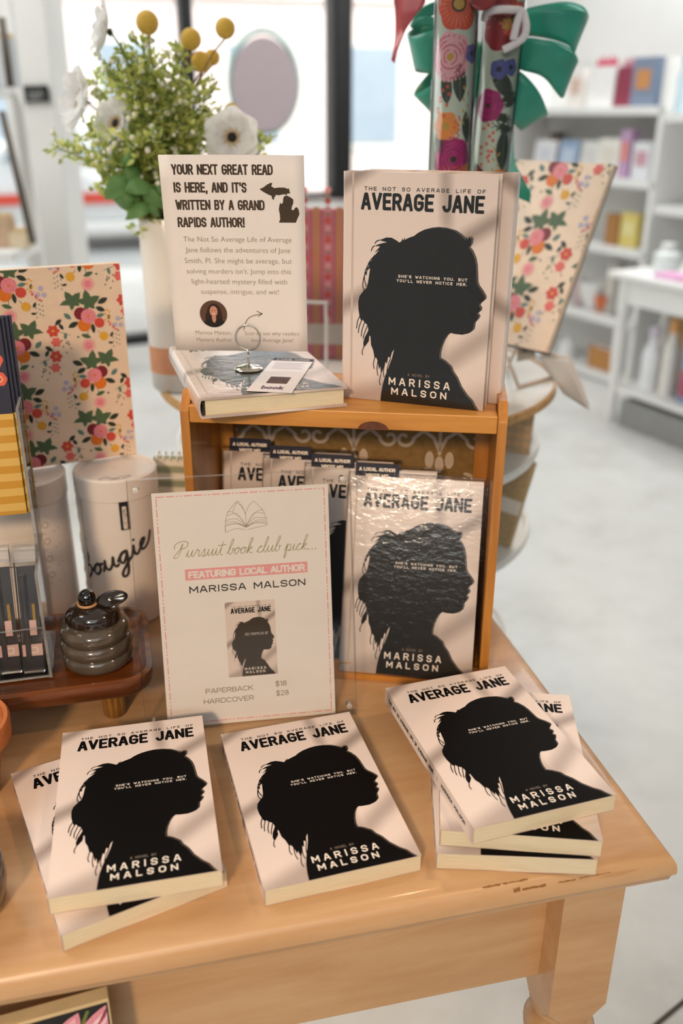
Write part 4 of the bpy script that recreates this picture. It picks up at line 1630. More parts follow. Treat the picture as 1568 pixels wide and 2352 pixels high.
def leaf_mat(name, col, thru=.5):
    """thin leaf or petal: reflects and lets light through"""
    t = NT(name)
    c = srgb(col)
    g = t.ramp(t.noise(t.coord(), 90, 3), [(.3, tuple(x * .88 for x in c[:3]) + (1,)), (.7, tuple(min(1, x * 1.12) for x in c[:3]) + (1,))])
    t.set(Base_Color=g, Roughness=.5)
    tl = t.n('ShaderNodeBsdfTranslucent')
    t.to(tl.inputs[0], g)
    mx = t.n('ShaderNodeMixShader')
    mx.inputs[0].default_value = thru
    t.t.links.new(t.b.outputs[0], mx.inputs[1])
    t.t.links.new(tl.outputs[0], mx.inputs[2])
    t.t.links.new(mx.outputs[0], t.out.inputs[0])
    return t.mat


M_leafy = [leaf_mat('lime_leaf', '#dde08c', .6), leaf_mat('spring_leaf', '#c2cd78', .6), leaf_mat('olive_leaf', '#a0b068', .6)]
M_big = leaf_mat('broad_leaf', '#7ba868', .5)
M_petal = leaf_mat('white_petal', '#f8f7f5', .55)
M_bud = plain('white_bud', '#f4f2e8', 0.6, .03)


def bend(p0, p1, sag=.25, n=8):
    p0, p1 = Vector(p0), Vector(p1)
    c = Vector((p0.x + (p1.x - p0.x) * .25, p0.y + (p1.y - p0.y) * .25, p0.z + (p1.z - p0.z) * (.55 + sag)))
    return [p0 * (1 - t) ** 2 + c * 2 * t * (1 - t) + p1 * t * t for t in [i / n for i in range(n + 1)]]


def mouth(i, n=24):
    a_ = 2 * PI * i * .618
    r_ = .024 * math.sqrt((i % n) / n)
    return VT + Vector((r_ * math.cos(a_), r_ * math.sin(a_), -.05))


# yellow pompom flowers
poms = [(338, 52, 25, 1.42, 'yellow pompom flower farthest left above the vase'), (438, 90, 23, 1.45, 'yellow pompom flower before the thin black mullion'), (517, 65, 22, 1.40, 'yellow pompom flower on the tallest stem at right of the bouquet'),
        (461, 142, 22, 1.47, 'lower yellow pompom flower of the close pair'), (487, 132, 17, 1.50, 'smaller yellow pompom flower tucked behind the close pair'), (532, 255, 17, 1.44, 'yellow pompom flower just above the white anemone'), (306, 170, 18, 1.46, 'yellow pompom flower half hidden in the leaves')]
for i, (x, y, r_, Y, lab) in enumerate(poms):
    p_ = aty(x, y, Y)
    rm = r_ / FPX * ((p_ - Vector((0, 0, CAMH))).dot(Vector((0, math.cos(PITCH), -math.sin(PITCH)))))
    t = thing('pompom_flower', lab, 'flower', Matrix.Translation(p_), 'yellow pompom flowers in the vase')
    k = MB()
    k.ball((0, 0, 0), rm, 16, 12)
    for j in range(260):
        z_ = 1 - 2 * (j + .5) / 260
        a_ = j * 2.39996
        d_ = Vector((math.sqrt(1 - z_ * z_) * math.cos(a_), math.sqrt(1 - z_ * z_) * math.sin(a_), z_))
        s_ = d_.orthogonal().normalized() * rm * .06
        q_ = d_.cross(s_).normalized() * rm * .06
        k.add([d_ * rm * .97 + s_, d_ * rm * .97 - s_ * .5 + q_, d_ * rm * .97 - s_ * .5 - q_, d_ * rm * 1.10], [(0, 1, 3), (1, 2, 3), (2, 0, 3)])
    k.build('pompom', M_yel, t)
    k = MB()
    k.tube([q - p_ for q in bend(mouth(i), p_ - Vector((0, 0, rm * .9)))], .0013, 6)
    k.build('stem', M_stem2, t, smooth=True)


def anemone(lab, px, py, Y, r_, look, seed):
    rnd = random.Random(seed)
    p_ = aty(px, py, Y)
    look = Vector(look).normalized()
    Rm = look.to_track_quat('Z', 'Y').to_matrix().to_4x4()
    t = thing('anemone', lab, 'flower', Matrix.Translation(p_) @ Rm, 'white anemones in the vase')
    for ring_ in range(2):
        n = 6 if ring_ == 0 else 5
        for j in range(n):
            a_ = 2 * PI * (j + .5 * ring_) / n + rnd.uniform(-.1, .1)
            rr_ = r_ * (1 if ring_ == 0 else .82)
            cup = .35 + .25 * ring_
            k = MB()

            def pet(u, v, a_=a_, rr_=rr_, cup=cup, ring_=ring_):
                w_ = rr_ * .62 * math.sin(PI * min(.08 + v * .86, 1)) ** .55
                x = (u - .5) * 2 * w_ * .92
                y = .12 * rr_ + v * rr_ * .9 * (1 - .12 * (2 * u - 1) ** 2)
                z = .8 * cup * rr_ * (v ** 1.7) + .10 * rr_ * (2 * u - 1) ** 2 + .003 * ring_ + .02 * rr_ * math.sin(7 * u + 3 * v)
                return (x * math.cos(a_) - y * math.sin(a_), x * math.sin(a_) + y * math.cos(a_), z)
            k.sheet(pet, 6, 6)
            k.build('petal', M_petal, t, smooth=True)
    k = MB()
    k.ball((0, 0, .004), r_ * .17, 14, 8, 0, (1, 1, .7))
    for j in range(28):
        a_ = 2 * PI * j / 28
        rr_ = r_ * (.26 + .05 * (j % 3))
        k.tube([(rr_ * .4 * math.cos(a_), rr_ * .4 * math.sin(a_), .004), (rr_ * math.cos(a_), rr_ * math.sin(a_), .007)], .0005, 4, 1)
    k.build('stamens', [M_anth, M_anthy], t)
    k = MB()
    for j in range(7):
        a_ = 2 * PI * j / 7
        l_ = r_ * .45
        k.add([(.1 * l_ * math.cos(a_ + 1.57), .1 * l_ * math.sin(a_ + 1.57), -.004), (l_ * math.cos(a_), l_ * math.sin(a_), -.010), (.1 * l_ * math.cos(a_ - 1.57), .1 * l_ * math.sin(a_ - 1.57), -.004)], [(0, 1, 2)])
    k.lathe([(.001, -.006), (.006, -.005), (.004, -.001), (.001, 0)], 10)
    k.build('sepals', M_sepal, t)
    k = MB()
    inv = (Matrix.Translation(p_) @ Rm).inverted()
    k.tube([inv @ q for q in bend(mouth(seed + 9), p_ - look * .006)], .0014, 6)
    k.build('stem', M_stem, t, smooth=True)


anemone('white anemone with black centre facing the viewer above the notice card', 533, 316, 1.38, .040, (.05, -1, .12), 1)
anemone('white anemone turned away to the left at the top of the bouquet', 246, 72, 1.42, .037, (-.9, -.2, .25), 2)
anemone('large white anemone lower left, drooping towards the pillar', 190, 232, 1.46, .046, (-.75, -.55, .25), 3)
anemone('white anemone partly hidden in the greenery left of centre', 270, 285, 1.40, .036, (-.5, -.8, .3), 4)

# leafy sprigs fanning out of the vase
tips = [(250, 150, 1.40), (285, 130, 1.44), (330, 110, 1.43), (350, 165, 1.40), (300, 200, 1.37), (390, 190, 1.46), (425, 130, 1.44), (440, 210, 1.40), (475, 215, 1.44), (490, 290, 1.42), (140, 345, 1.42), (210, 300, 1.40), (230, 350, 1.36), (260, 250, 1.44), (330, 260, 1.36), (380, 280, 1.38), (420, 300, 1.40), (600, 330, 1.44), (575, 350, 1.40), (240, 420, 1.38), (345, 320, 1.34), (300, 330, 1.34), (410, 240, 1.48), (220, 195, 1.46)]
words = ['low at left', 'reaching up left', 'at upper centre', 'short and central', 'thin and curving', 'dense and bushy']
for i, (x, y, Y) in enumerate(tips):
    rnd = random.Random(100 + i)
    p_ = aty(x, y, Y)
    base = mouth(i)
    lab_ = {10: 'lowest leafy sprig, reaching far left towards the pillar', 17: 'leafy sprig reaching farthest right beside the white anemone', 2: 'tallest leafy sprig, just under the leftmost pompom flower', 0: 'leafy sprig ending below the upper left anemone', 18: 'short leafy sprig just above the right part of the notice card', 19: 'leafy sprig drooping low beside the broad leaves'}
    t = thing('foliage_sprig', lab_.get(i, 'fine leafy yellow green sprig with tiny white buds in the middle of the bouquet'), 'foliage', Matrix.Translation(base), 'leafy sprigs in the vase')
    path = [q - base for q in bend(base, p_, .1 + .1 * rnd.random(), 14)]
    k = MB()
    k.tube(path, [.0013 * (1 - .6 * j / 14) for j in range(15)], 5)
    k.build('stem', M_stem, t, smooth=True)
    k = MB()
    kb = MB()

    def leaf(at, d_, l_, w_, mi):
        d_ = d_.normalized()
        s_ = d_.cross(Vector((rnd.uniform(-1, 1), rnd.uniform(-1, 1), rnd.uniform(-1, 1)))).normalized()
        u_ = d_.cross(s_) * .15
        k.add([at, at + d_ * l_ * .45 + s_ * w_ + u_ * w_, at + d_ * l_, at + d_ * l_ * .45 - s_ * w_ + u_ * w_], [(0, 1, 2), (0, 2, 3)], mi)
    for j in range(3, 15):
        f = j / 14
        q = path[j]
        for b_ in range(7 if f > .3 else 3):
            dd = Vector((rnd.uniform(-1, 1), rnd.uniform(-1, 1), rnd.uniform(-.35, 1.0)))
            ln = rnd.uniform(.012, .04) * (1.15 - f * .5)
            e_ = q + dd.normalized() * ln
            kt = .0005
            k.tube([q, e_], kt, 3, 2)
            for s_ in range(4):
                leaf(q.lerp(e_, .35 + .2 * s_), dd + Vector((rnd.uniform(-1, 1), rnd.uniform(-1, 1), rnd.uniform(-.6, 1))), rnd.uniform(.009, .017), rnd.uniform(.0026, .0044), rnd.choice((0, 0, 1, 1, 2)))
            if rnd.random() < .34:
                kb.ball(e_, rnd.uniform(.0022, .0046), 7, 5)
    o_ = k.build('leaves', M_leafy, t)
    o_['kind'] = 'stuff'
    o_ = kb.build('buds', M_bud, t, smooth=True)
    o_['kind'] = 'stuff'
# broad leaves low in the bouquet
t = thing('broad_leaf_stem', 'stem of broad rounded green leaves hanging over the vase rim', 'foliage', Matrix.Translation(VT + Vector((0, 0, -.03))))
o0 = VT + Vector((0, 0, -.03))
k = MB()
k.tube([(0, 0, 0), (-.01, -.02, .04), (-.03, -.03, .075)], .002, 6)
k.build('stem', M_stem, t, smooth=True)
for i, (x, y, Y, l_, ang) in enumerate([(292, 360, 1.36, .036, 100), (318, 425, 1.34, .040, 20), (272, 425, 1.35, .040, 230), (345, 455, 1.35, .036, -60), (282, 462, 1.36, .038, 190), (322, 478, 1.36, .034, 215), (366, 425, 1.37, .036, 100), (252, 440, 1.38, .032, 170), (305, 395, 1.355, .034, 60), (350, 485, 1.36, .030, 250), (300, 445, 1.37, .036, 140)]):
    c_ = aty(x, y, Y) - o0
    a_ = R(ang)
    k = MB()

    def lf(u, v, l_=l_):
        w_ = l_ * .36 * math.sin(PI * v) ** .7
        return ((u - .5) * 2 * w_, l_ * (v - .5), .006 * math.cos((u - .5) * PI) - .012 * (v - .3) ** 2 * 4)
    k.sheet(lf, 4, 8)
    Mx = Matrix.Translation(c_) @ Matrix.Rotation(PI / 2 - .9 + .28 * (i % 5), 4, 'X') @ Matrix.Rotation(.5 * (i % 3 - 1), 4, 'Y') @ Matrix.Rotation(a_ - PI / 2, 4, 'Z')
    k.build('leaf', M_big, t, Mx, smooth=True)

# ------------------------------------------------------------------ rolls of wrapping paper in clear tubes, bows
M_mint = plain('mint_wrapping_paper', '#cfdecd', 0.4, .04, 40, coat=.2)
M_tube = clear('clear_tube', (.995, .995, .995), .03, 1.4)


def roll(lab, px, py, Y, r_, tilt, seed, flowers):
    p_ = aty(px, py, Y)
    zb = RZ + .0005
    ht = .62
    Mx = Matrix.Translation((p_.x - math.tan(tilt) * (p_.z - zb), Y, zb)) @ Matrix.Rotation(tilt, 4, 'Y')
    t = thing('wrapping_paper_roll', lab, 'wrapping paper', Mx, 'rolls of floral wrapping paper')
    k = MB()
    k.lathe([(.001, .002), (r_, .002), (r_, ht), (.001, ht)], 48)
    pp = k.build('paper_roll', M_mint, t, smooth=40)
    k = MB()
    fn = lambda x, y, z: ((r_ + .0002 + z) * math.sin(x / r_), -(r_ + .0002 + z) * math.cos(x / r_), y)
    rnd = random.Random(seed)
    for (x, y, s_, kind) in flowers:
        s_ *= 1.4
        e = .00008
        if kind == 'poppy':
            blob(k, x, y, scallop(s_, 6, .12, 6), e, IX['poppy_red'], fn, 4)
            for j in range(26):
                a_ = 2 * PI * j / 26
                blob(k, x + .60 * s_ * math.cos(a_), y + .60 * s_ * math.sin(a_), leafshape(s_ * .62, s_ * .07, a_), 2 * e, IX['poppy_orange'], fn, 1)
            blob(k, x, y, scallop(s_ * .30, 8, .05, 3), 3 * e, IX['leaf_dark'], fn, 2)
            blob(k, x, y, scallop(s_ * .22, 8, .05, 3), 4 * e, IX['gold_foil'], fn, 2)
        elif kind in ('rose', 'peony'):
            A, B_ = ('rose_light', 'rose_deep') if kind == 'rose' else ('magenta', 'magenta_dark')
            blob(k, x, y, scallop(s_, 7, .10, 5), e, IX[A], fn, 4)
            for rr_, a0 in ((.82, .3), (.64, 1.9), (.46, 3.4), (.28, 5.0)):
                for seg_ in range(2):
                    st = a0 + seg_ * PI
                    pts_ = [(x + s_ * rr_ * math.cos(st + q * 2.2 / 8), y + s_ * rr_ * math.sin(st + q * 2.2 / 8)) for q in range(9)]
                    strokes(k, [pts_], s_ * .07, 2 * e, IX[B_], fn)
            blob(k, x, y, scallop(s_ * .16, 6, .1, 3), 3 * e, IX['gold_foil' if kind == 'rose' else 'leaf_dark'], fn, 1)
        elif kind == 'orange':
            blob(k, x, y, scallop(s_, 6, .16, 5), e, IX['tangerine'], fn, 3)
            blob(k, x, y, scallop(s_ * .3, 6, .2, 4), 2 * e, IX['gold_foil'], fn, 1)
        elif kind == 'blue':
            blob(k, x, y, scallop(s_, 5, .18, 5), 3 * e, IX['cornflower'], fn, 2)
            blob(k, x, y, scallop(s_ * .3, 5, .1, 3), 4 * e, IX['ink_navy'], fn, 1)
        elif kind == 'red':
            blob(k, x, y, scallop(s_, 7, .10, 5), e, IX['carmine'], fn, 4)
            blob(k, x + s_ * .2, y, scallop(s_ * .25, 8, .4, 4), 3 * e, IX['gold_foil'], fn, 1)
        elif kind == 'leaf':
            a_ = rnd.uniform(PI * .3, PI * .7) if rnd.random() < .6 else rnd.uniform(0, PI)
            blob(k, x, y, leafshape(s_ * 2.2, s_ * .9, a_), 0, IX['bottle_green'], fn, 3)
            strokes(k, [[(x - s_ * .9 * math.cos(a_), y - s_ * .9 * math.sin(a_)), (x + s_ * .9 * math.cos(a_), y + s_ * .9 * math.sin(a_))]], s_ * .05, e, IX['leaf_teal'], fn)
        elif kind == 'berry':
            for j in range(9):
                blob(k, x + rnd.uniform(-s_, s_) * .5, y + (j - 4) * s_ * .28, scallop(s_ * .14, 5, .2, 3), e, IX['berry'], fn, 1)
        elif kind == 'sprig':
            for j in range(7):
                blob(k, x + (j % 2 - .5) * s_ * .3, y + (j - 3) * s_ * .3, leafshape(s_ * .3, s_ * .12, R(60 if j % 2 else 120)), e, IX['gold_foil'], fn, 1)
    k.build('flower_print', MM, pp)
    k = MB()
    k.lathe([(r_ + .0028, 0), (r_ + .0028, ht + .004), (r_ + .0022, ht + .004)], 40)
    k.build('clear_tube', M_tube, t, smooth=True)
    return t, Mx


u_ = .000146
Z0 = aty(1040, 0, 1.30).z - RZ
f1 = []
for rep in (0, -1):
    z_ = Z0 + rep * .215
    f1 += [(.000, z_ - 130 * u_ + .012, .022, 'poppy'), (-.008, z_ - 450 * u_, .021, 'rose'), (.0225, z_ - 420 * u_, .0085, 'blue'), (.006, z_ - 650 * u_, .015, 'leaf'), (-.012, z_ - 690 * u_, .013, 'leaf'), (-.015, z_ - 800 * u_, .011, 'berry'),
           (-.010, z_ - 1000 * u_, .013, 'orange'), (.016, z_ - 830 * u_, .016, 'sprig'), (.020, z_ - 1010 * u_, .013, 'leaf'), (.002, z_ - 1275 * u_, .020, 'peony'), (-.018, z_ - 1130 * u_, .012, 'leaf'), (.012, z_ - 1490 * u_, .014, 'leaf'), (-.016, z_ - 1440 * u_, .009, 'berry'), (.003, z_ - 1010 * u_, .008, 'berry'), (.024, z_ - 1400 * u_, .010, 'orange')]
f1 += [(.002, Z0 + .055, .020, 'rose'), (.0, Z0 + .03, .014, 'leaf')]
roll('left of the two clear tubes of floral wrapping paper, straight upright', 1040, 200, 1.30, .0255, R(0), 3, f1)
Z0 = aty(1145, 0, 1.34).z - RZ
f2 = []
for rep in (0, -1):
    z_ = Z0 + rep * .225
    f2 += [(-.006, z_ - 200 * u_, .023, 'red'), (.012, z_ - 160 * u_, .016, 'poppy'), (-.004, z_ - 560 * u_, .009, 'blue'), (.012, z_ - 540 * u_, .008, 'blue'), (.004, z_ - 680 * u_, .017, 'leaf'), (-.014, z_ - 860 * u_, .015, 'peony'), (.010, z_ - 1000 * u_, .019, 'leaf'),
           (-.010, z_ - 1150 * u_, .012, 'berry'), (.014, z_ - 1230 * u_, .018, 'leaf'), (-.012, z_ - 1330 * u_, .011, 'berry'), (.004, z_ - 1360 * u_, .016, 'sprig'), (.018, z_ - 800 * u_, .014, 'leaf'), (-.016, z_ - 1480 * u_, .014, 'leaf'), (.014, z_ - 1500 * u_, .012, 'orange')]
_, R2M = roll('right of the two clear tubes of floral wrapping paper, wrapped with a pipe cleaner', 1142, 200, 1.34, .0245, R(2.3), 5, f2)

# white pipe cleaner twisted round the right tube
M_fuzz = plain('white_chenille', '#e8e2e4', 0.95, .05, 300, sheen=.6)
pp_ = [(1112, 45, 1.31), (1118, 28, 1.300), (1145, 22, 1.297), (1175, 22, 1.300), (1198, 26, 1.305), (1206, 45, 1.300), (1208, 68, 1.298), (1200, 88, 1.297), (1178, 103, 1.297), (1155, 115, 1.298)]
p2 = [(1198, 22, 1.302), (1188, 50, 1.296), (1182, 75, 1.296), (1178, 92, 1.295)]
t = thing('pipe_cleaner', 'fuzzy white pipe cleaner looped round the right wrapping paper tube', 'pipe cleaner', Matrix.Translation(aty(1112, 45, 1.31)))
o0 = aty(1112, 45, 1.31)
for nm, ps in (('loop', pp_), ('tail', p2)):
    k = MB()
    pts_ = smooth_line([tuple(aty(*q) - o0) for q in ps], 8)
    k.tube(pts_, [.0040 + .0006 * (j % 2) for j in range(len(pts_))], 8)
    for j, q in enumerate(pts_[:-1]):
        q = Vector(q)
        d_ = (Vector(pts_[j + 1]) - q)
        if d_.length < 1e-6:
            continue
        d_.normalize()
        a_ = d_.orthogonal().normalized()
        b_ = d_.cross(a_)
        for i in range(10):
            th = 2 * PI * (i + .5 * (j % 2)) / 10
            n_ = a_ * math.cos(th) + b_ * math.sin(th)
            k.add([q + n_ * .0036 + d_ * .0006, q + n_ * .0036 - d_ * .0006, q + n_ * .0055], [(0, 1, 2)])
    k.build(nm, M_fuzz, t, smooth=True)


def ribbon_mat(name, col, light):
    t = NT(name)
    v = t.coord('Object', (1, 1, 1))
    g = t.noise(v, 25, 3)
    t.set(Base_Color=t.ramp(g, [(.3, col), (.7, light)]), Roughness=.33)
    t.b.inputs['Sheen Weight'].default_value = .3
    t.b.inputs['Specular IOR Level'].default_value = .6
    return t.mat


M_teal = ribbon_mat('teal_satin', '#1f8272', '#2c9384')
M_teal2 = ribbon_mat('teal_satin_back', '#4aaeac', '#5cbcb6')


def two_sided(front, back, name):
    """the satin face and the duller reverse of a ribbon"""
    t = NT(name)
    g = t.n('ShaderNodeNewGeometry')
    nz = t.noise(t.coord(), 25, 3)
    A = t.ramp(nz, [(.3, front[0]), (.7, front[1])])
    B_ = t.ramp(nz, [(.3, back[0]), (.7, back[1])])
    t.set(Base_Color=t.mix(g.outputs['Backfacing'], A, B_), Roughness=.32)
    t.b.inputs['Sheen Weight'].default_value = .25
    return t.mat


M_rib = two_sided(('#2a927c', '#3aa88f'), ('#55b6b4', '#6cc8c2'), 'teal_satin_ribbon')
M_ribred = two_sided(('#c0494e', '#cf6a6c'), ('#d8808a', '#e09aa2'), 'coral_suede_ribbon')
M_burg = two_sided(('#7b1f22', '#93302f'), ('#7b1f22', '#93302f'), 'burgundy_ribbon')
BC = aty(1092, 130, 1.42)
bow = thing('ribbon_bow', 'large teal satin bow tied behind the wrapping paper tubes', 'bow', Matrix.Translation(BC))


def ribbon(name, par, org, pts, wv, mat, n=6):
    """pts: (px, py, Y) of the ribbon's upper edge line; wv: width vectors at each point (px, py, dY)"""
    P_ = smooth_line([tuple(aty(*q) - org) for q in pts], n)
    Wv = smooth_line([tuple(aty(q[0] + w_[0], q[1] + w_[1], q[2] + w_[2]) - aty(*q)) for q, w_ in zip(pts, wv)], n)
    k = MB()
    m_ = 5
    vs = []
    for p_, w_ in zip(P_, Wv):
        p_, w_ = Vector(p_), Vector(w_)
        for j in range(m_ + 1):
            vs.append(p_ + w_ * (j / m_))
    fs = [(i * (m_ + 1) + j, i * (m_ + 1) + j + 1, (i + 1) * (m_ + 1) + j + 1, (i + 1) * (m_ + 1) + j) for i in range(len(P_) - 1) for j in range(m_)]
    k.add(vs, fs)
    o_ = k.build(name, mat, par, smooth=True)
    s_ = o_.modifiers.new('thickness', 'SOLIDIFY')
    s_.thickness = .0006
    return o_


# right loops (out along the far side, round the end, back along the near side)
ribbon('loop', bow, BC, [(1120, 60, 1.46), (1200, 22, 1.47), (1290, 4, 1.46), (1338, 14, 1.43), (1352, 40, 1.40), (1335, 25, 1.375), (1260, 20, 1.37), (1190, 32, 1.385), (1120, 70, 1.40)],
       [(0, 45, 0), (0, 50, 0), (2, 60, 0), (-15, 80, 0), (-35, 85, .0), (-30, 80, .005), (-5, 68, .01), (0, 52, .01), (0, 40, 0)], M_rib)
ribbon('loop', bow, BC, [(1115, 120, 1.45), (1190, 96, 1.46), (1260, 92, 1.45), (1310, 110, 1.42), (1328, 140, 1.385), (1308, 118, 1.36), (1250, 92, 1.355), (1185, 88, 1.37), (1115, 110, 1.40)],
       [(0, 40, 0), (5, 55, 0), (0, 75, 0), (-15, 90, 0), (-40, 85, 0), (-60, 60, .012), (-50, 70, .015), (-10, 65, .01), (0, 40, 0)], M_rib)
ribbon('loop', bow, BC, [(1110, 150, 1.45), (1180, 165, 1.455), (1235, 215, 1.44), (1258, 262, 1.40), (1240, 215, 1.37), (1205, 172, 1.365), (1165, 150, 1.375), (1110, 140, 1.40)],
       [(0, 40, 0), (-5, 60, 0), (-30, 60, 0), (-60, 38, 0), (-60, 70, .01), (-45, 110, .012), (-12, 60, .01), (0, 40, 0)], M_rib)
# left loops
ribbon('loop', bow, BC, [(1080, 60, 1.46), (1020, 50, 1.47), (960, 60, 1.45), (934, 78, 1.42), (948, 84, 1.39), (1000, 68, 1.375), (1080, 60, 1.39)],
       [(0, 60, 0), (5, 80, 0), (5, 85, 0), (18, 85, 0), (30, 85, 0), (10, 95, .01), (0, 60, 0)], M_rib)
ribbon('loop', bow, BC, [(1085, 30, 1.45), (1020, 0, 1.46), (965, 20, 1.45), (940, 62, 1.43), (965, 40, 1.41), (1020, 45, 1.40), (1085, 90, 1.40)],
       [(0, 30, 0), (0, 30, 0), (10, 30, 0), (25, 15, 0), (10, 20, 0), (0, 25, 0), (0, 20, 0)], M_rib)
ribbon('loop', bow, BC, [(1085, 150, 1.46), (1010, 150, 1.46), (965, 190, 1.44), (950, 220, 1.41), (985, 200, 1.385), (1040, 170, 1.38), (1085, 150, 1.39)],
       [(0, 40, 0), (0, 60, 0), (20, 60, 0), (45, 45, 0), (35, 80, .01), (10, 60, .01), (0, 40, 0)], M_rib)
# tails
ribbon('tail', bow, BC, [(1130, 110, 1.43), (1110, 160, 1.43), (1095, 220, 1.44), (1075, 320, 1.45)], [(-35, 0, .01), (-35, 6, .01), (-35, 10, .01), (-30, 30, .0)], M_rib)
ribbon('tail', bow, BC, [(1178, 300, 1.43), (1180, 365, 1.40), (1195, 400, 1.37), (1218, 442, 1.34)], [(-8, 45, 0), (-18, 40, 0), (-28, 40, 0), (-2, 24, 0)], M_rib)
k = MB()
k.ball((0, 0, 0), .018, 14, 10, 0, (1, .7, 1.1))
k.build('knot', M_rib, bow, smooth=True)
RC_ = aty(955, -30, 1.36)
rb_ = thing('ribbon_bow', 'coral red ribbon hanging at the top left of the wrapping paper tubes', 'bow', Matrix.Translation(RC_))
ribbon('tail', rb_, RC_, [(985, -60, 1.37), (970, -20, 1.36), (955, 20, 1.355), (934, 62, 1.35), (915, 110, 1.345), (906, 146, 1.345)], [(-70, 10, 0), (-66, 12, 0), (-48, 6, .005), (-27, 20, .005), (-14, 14, .0), (-8, -8, 0)], M_ribred)
ribbon('fold', rb_, RC_, [(978, -40, 1.345), (976, 5, 1.340), (950, 40, 1.340), (930, 72, 1.345)], [(-70, 0, 0), (-60, 10, 0), (-30, 8, 0), (-5, 4, 0)], M_ribred)
ribbon('loop', rb_, RC_, [(1060, -40, 1.29), (1070, 0, 1.280), (1100, 24, 1.275), (1132, 14, 1.280), (1142, -20, 1.29)], [(30, -30, .01), (24, -35, .01), (0, -40, .01), (-20, -40, .01), (-30, -30, .01)], M_burg)

# ------------------------------------------------------------------ pink patterned gift book in a clear bag, white wire stand
YB = 1.60
pb_, pt_ = aty(740, 838, YB), aty(745, 480, YB + .02)
GH = pt_.z - RZ
GWd = .16
GM = Matrix.Translation((aty(760, 700, YB).x, YB, RZ + .001)) @ rotz(R(-3)) @ Matrix.Rotation(PI / 2 - R(3), 4, 'X')
t = thing('patterned_textile', 'pink and red patterned folded textile in a clear bag behind the crate', 'textile', GM)
k = MB()
k.box((0, GH / 2, -.012), (GWd, GH, .024))
bd = k.build('folded_cloth', plain('rose_pink_cloth', '#d96f83', .8, .12, 250), t, bevel=.004)
k = MB()
e = .0003
for x in (-.066, -.026, .014, .054):
    strokes(k, [[(x + .0, .002), (x + .0, GH - .002)]], .010, e, 0, rnd=False)
    for s_ in (-.009, .009):
        strokes(k, [[(x + s_, .002), (x + s_, GH - .002)]], .0022, e, 1, rnd=False)
for x in (-.046, -.006, .034, .074):
    for j in range(9):
        y = .02 + j * .031
        blob(k, x, y, scallop(.0055, 6, .2, 4), e, 2, lambda a, b, c: (a, b, c), 1)
        blob(k, x, y + .0105, leafshape(.011, .006, 0), e, 3, lambda a, b, c: (a, b, c), 1)
        blob(k, x, y + .0185, scallop(.006, 7, .15, 3), e, 4, lambda a, b, c: (a, b, c), 1)
k.build('woven_pattern', [ink('ochre_stripe', '#d18a55', .8), ink('plum_dots', '#a3525f', .8), ink('scarlet_motif', '#dd4730', .8), ink('sage_motif', '#a27f72', .8), ink('pale_rose_motif', '#e7a0a4', .8)], bd)
k = MB()
k.box((0, .045, .0008), (GWd + .001, .036, .0012))
k.build('paper_band', plain('pale_paper_band', '#e3d2c6', .6), t)
k = MB()
k.box((0, GH / 2 + .008, -.012), (GWd + .006, GH + .022, .030))
k.build('clear_bag', clear('clear_bag', (.98, .98, .98), .1, 1.25, .05), t, bevel=.004)
wp = aty(752, 838, 1.52)
t = thing('wire_stand', 'white wire display stand beside the patterned textile', 'stand', Matrix.Translation((wp.x, 1.50, RZ)))
zt2 = aty(735, 695, 1.50).z - RZ
xr = aty(748, 700, 1.50).x - wp.x
M_wire = plain('white_coated_wire', '#f0ece8', .3, .02, coat=.4)
k = MB()
k.tube(smooth_line([(xr - .14, 0, .003), (xr - .14, 0, zt2 - .012), (xr - .128, 0, zt2), (xr - .012, 0, zt2), (xr, 0, zt2 - .012), (xr, 0, .003), (xr, -.05, .003)], 4), .0028, 8)
k.build('frame_wire', M_wire, t, smooth=True)
k = MB()
k.tube([(xr - .14, 0, .003), (xr - .14, -.05, .003), (xr, -.05, .003)], .0028, 8)
k.build('foot_wire', M_wire, t, smooth=True)

# wire easel under the right-hand board, loose grey sheets hanging over the stand's edge
M_ewire = plain('cream_easel_wire', '#e3cdb8', .4, .03, coat=.3)
eo = atz(1190, 885, RZ)
t = thing('display_easel', 'small cream wire easel holding up the right floral board', 'easel', Matrix.Translation((eo.x, eo.y, RZ)))
q = lambda x, y, Y: tuple(aty(x, y, Y) - Vector((eo.x, eo.y, RZ)))
g0 = tuple(atz(1190, 888, RZ + .003) - Vector((eo.x, eo.y, RZ)))
g1 = tuple(atz(1268, 866, RZ + .003) - Vector((eo.x, eo.y, RZ)))
k = MB()
k.tube([q(1146, 776, eo.y + .03), g0], .0032, 8)
k.build('leg', M_ewire, t, smooth=True)
k = MB()
k.tube([q(1222, 750, eo.y + .05), g1], .0032, 8)
k.build('leg', M_ewire, t, smooth=True)
k = MB()
k.tube([g0, g1], .0032, 8)
k.build('cross_bar', M_ewire, t, smooth=True)
k = MB()
k.tube([q(1215, 735, eo.y + .06), tuple(atz(1165, 845, RZ + .003) - Vector((eo.x, eo.y, RZ)))], .003, 8)
k.build('back_leg', M_ewire, t, smooth=True)
k = MB()
k.add([q(1192, 775, eo.y + .055), q(1216, 780, eo.y + .05), q(1232, 822, eo.y + .03), q(1185, 832, eo.y + .03)], [(0, 3, 2, 1)])
pk = k.build('price_card', plain('cream_price_card', '#e8dccb', .6), t)
k = MB()
k.tube([q(1200, 806, eo.y + .036), q(1222, 803, eo.y + .034)], .0012, 5)
k.build('price_marks', M_dark_ink, pk)
s0 = atz(1260, 880, RZ)
t = thing('hanging_sheets', 'thin grey sheets drooping over the right edge of the round stand', 'paper', Matrix.Translation(s0))
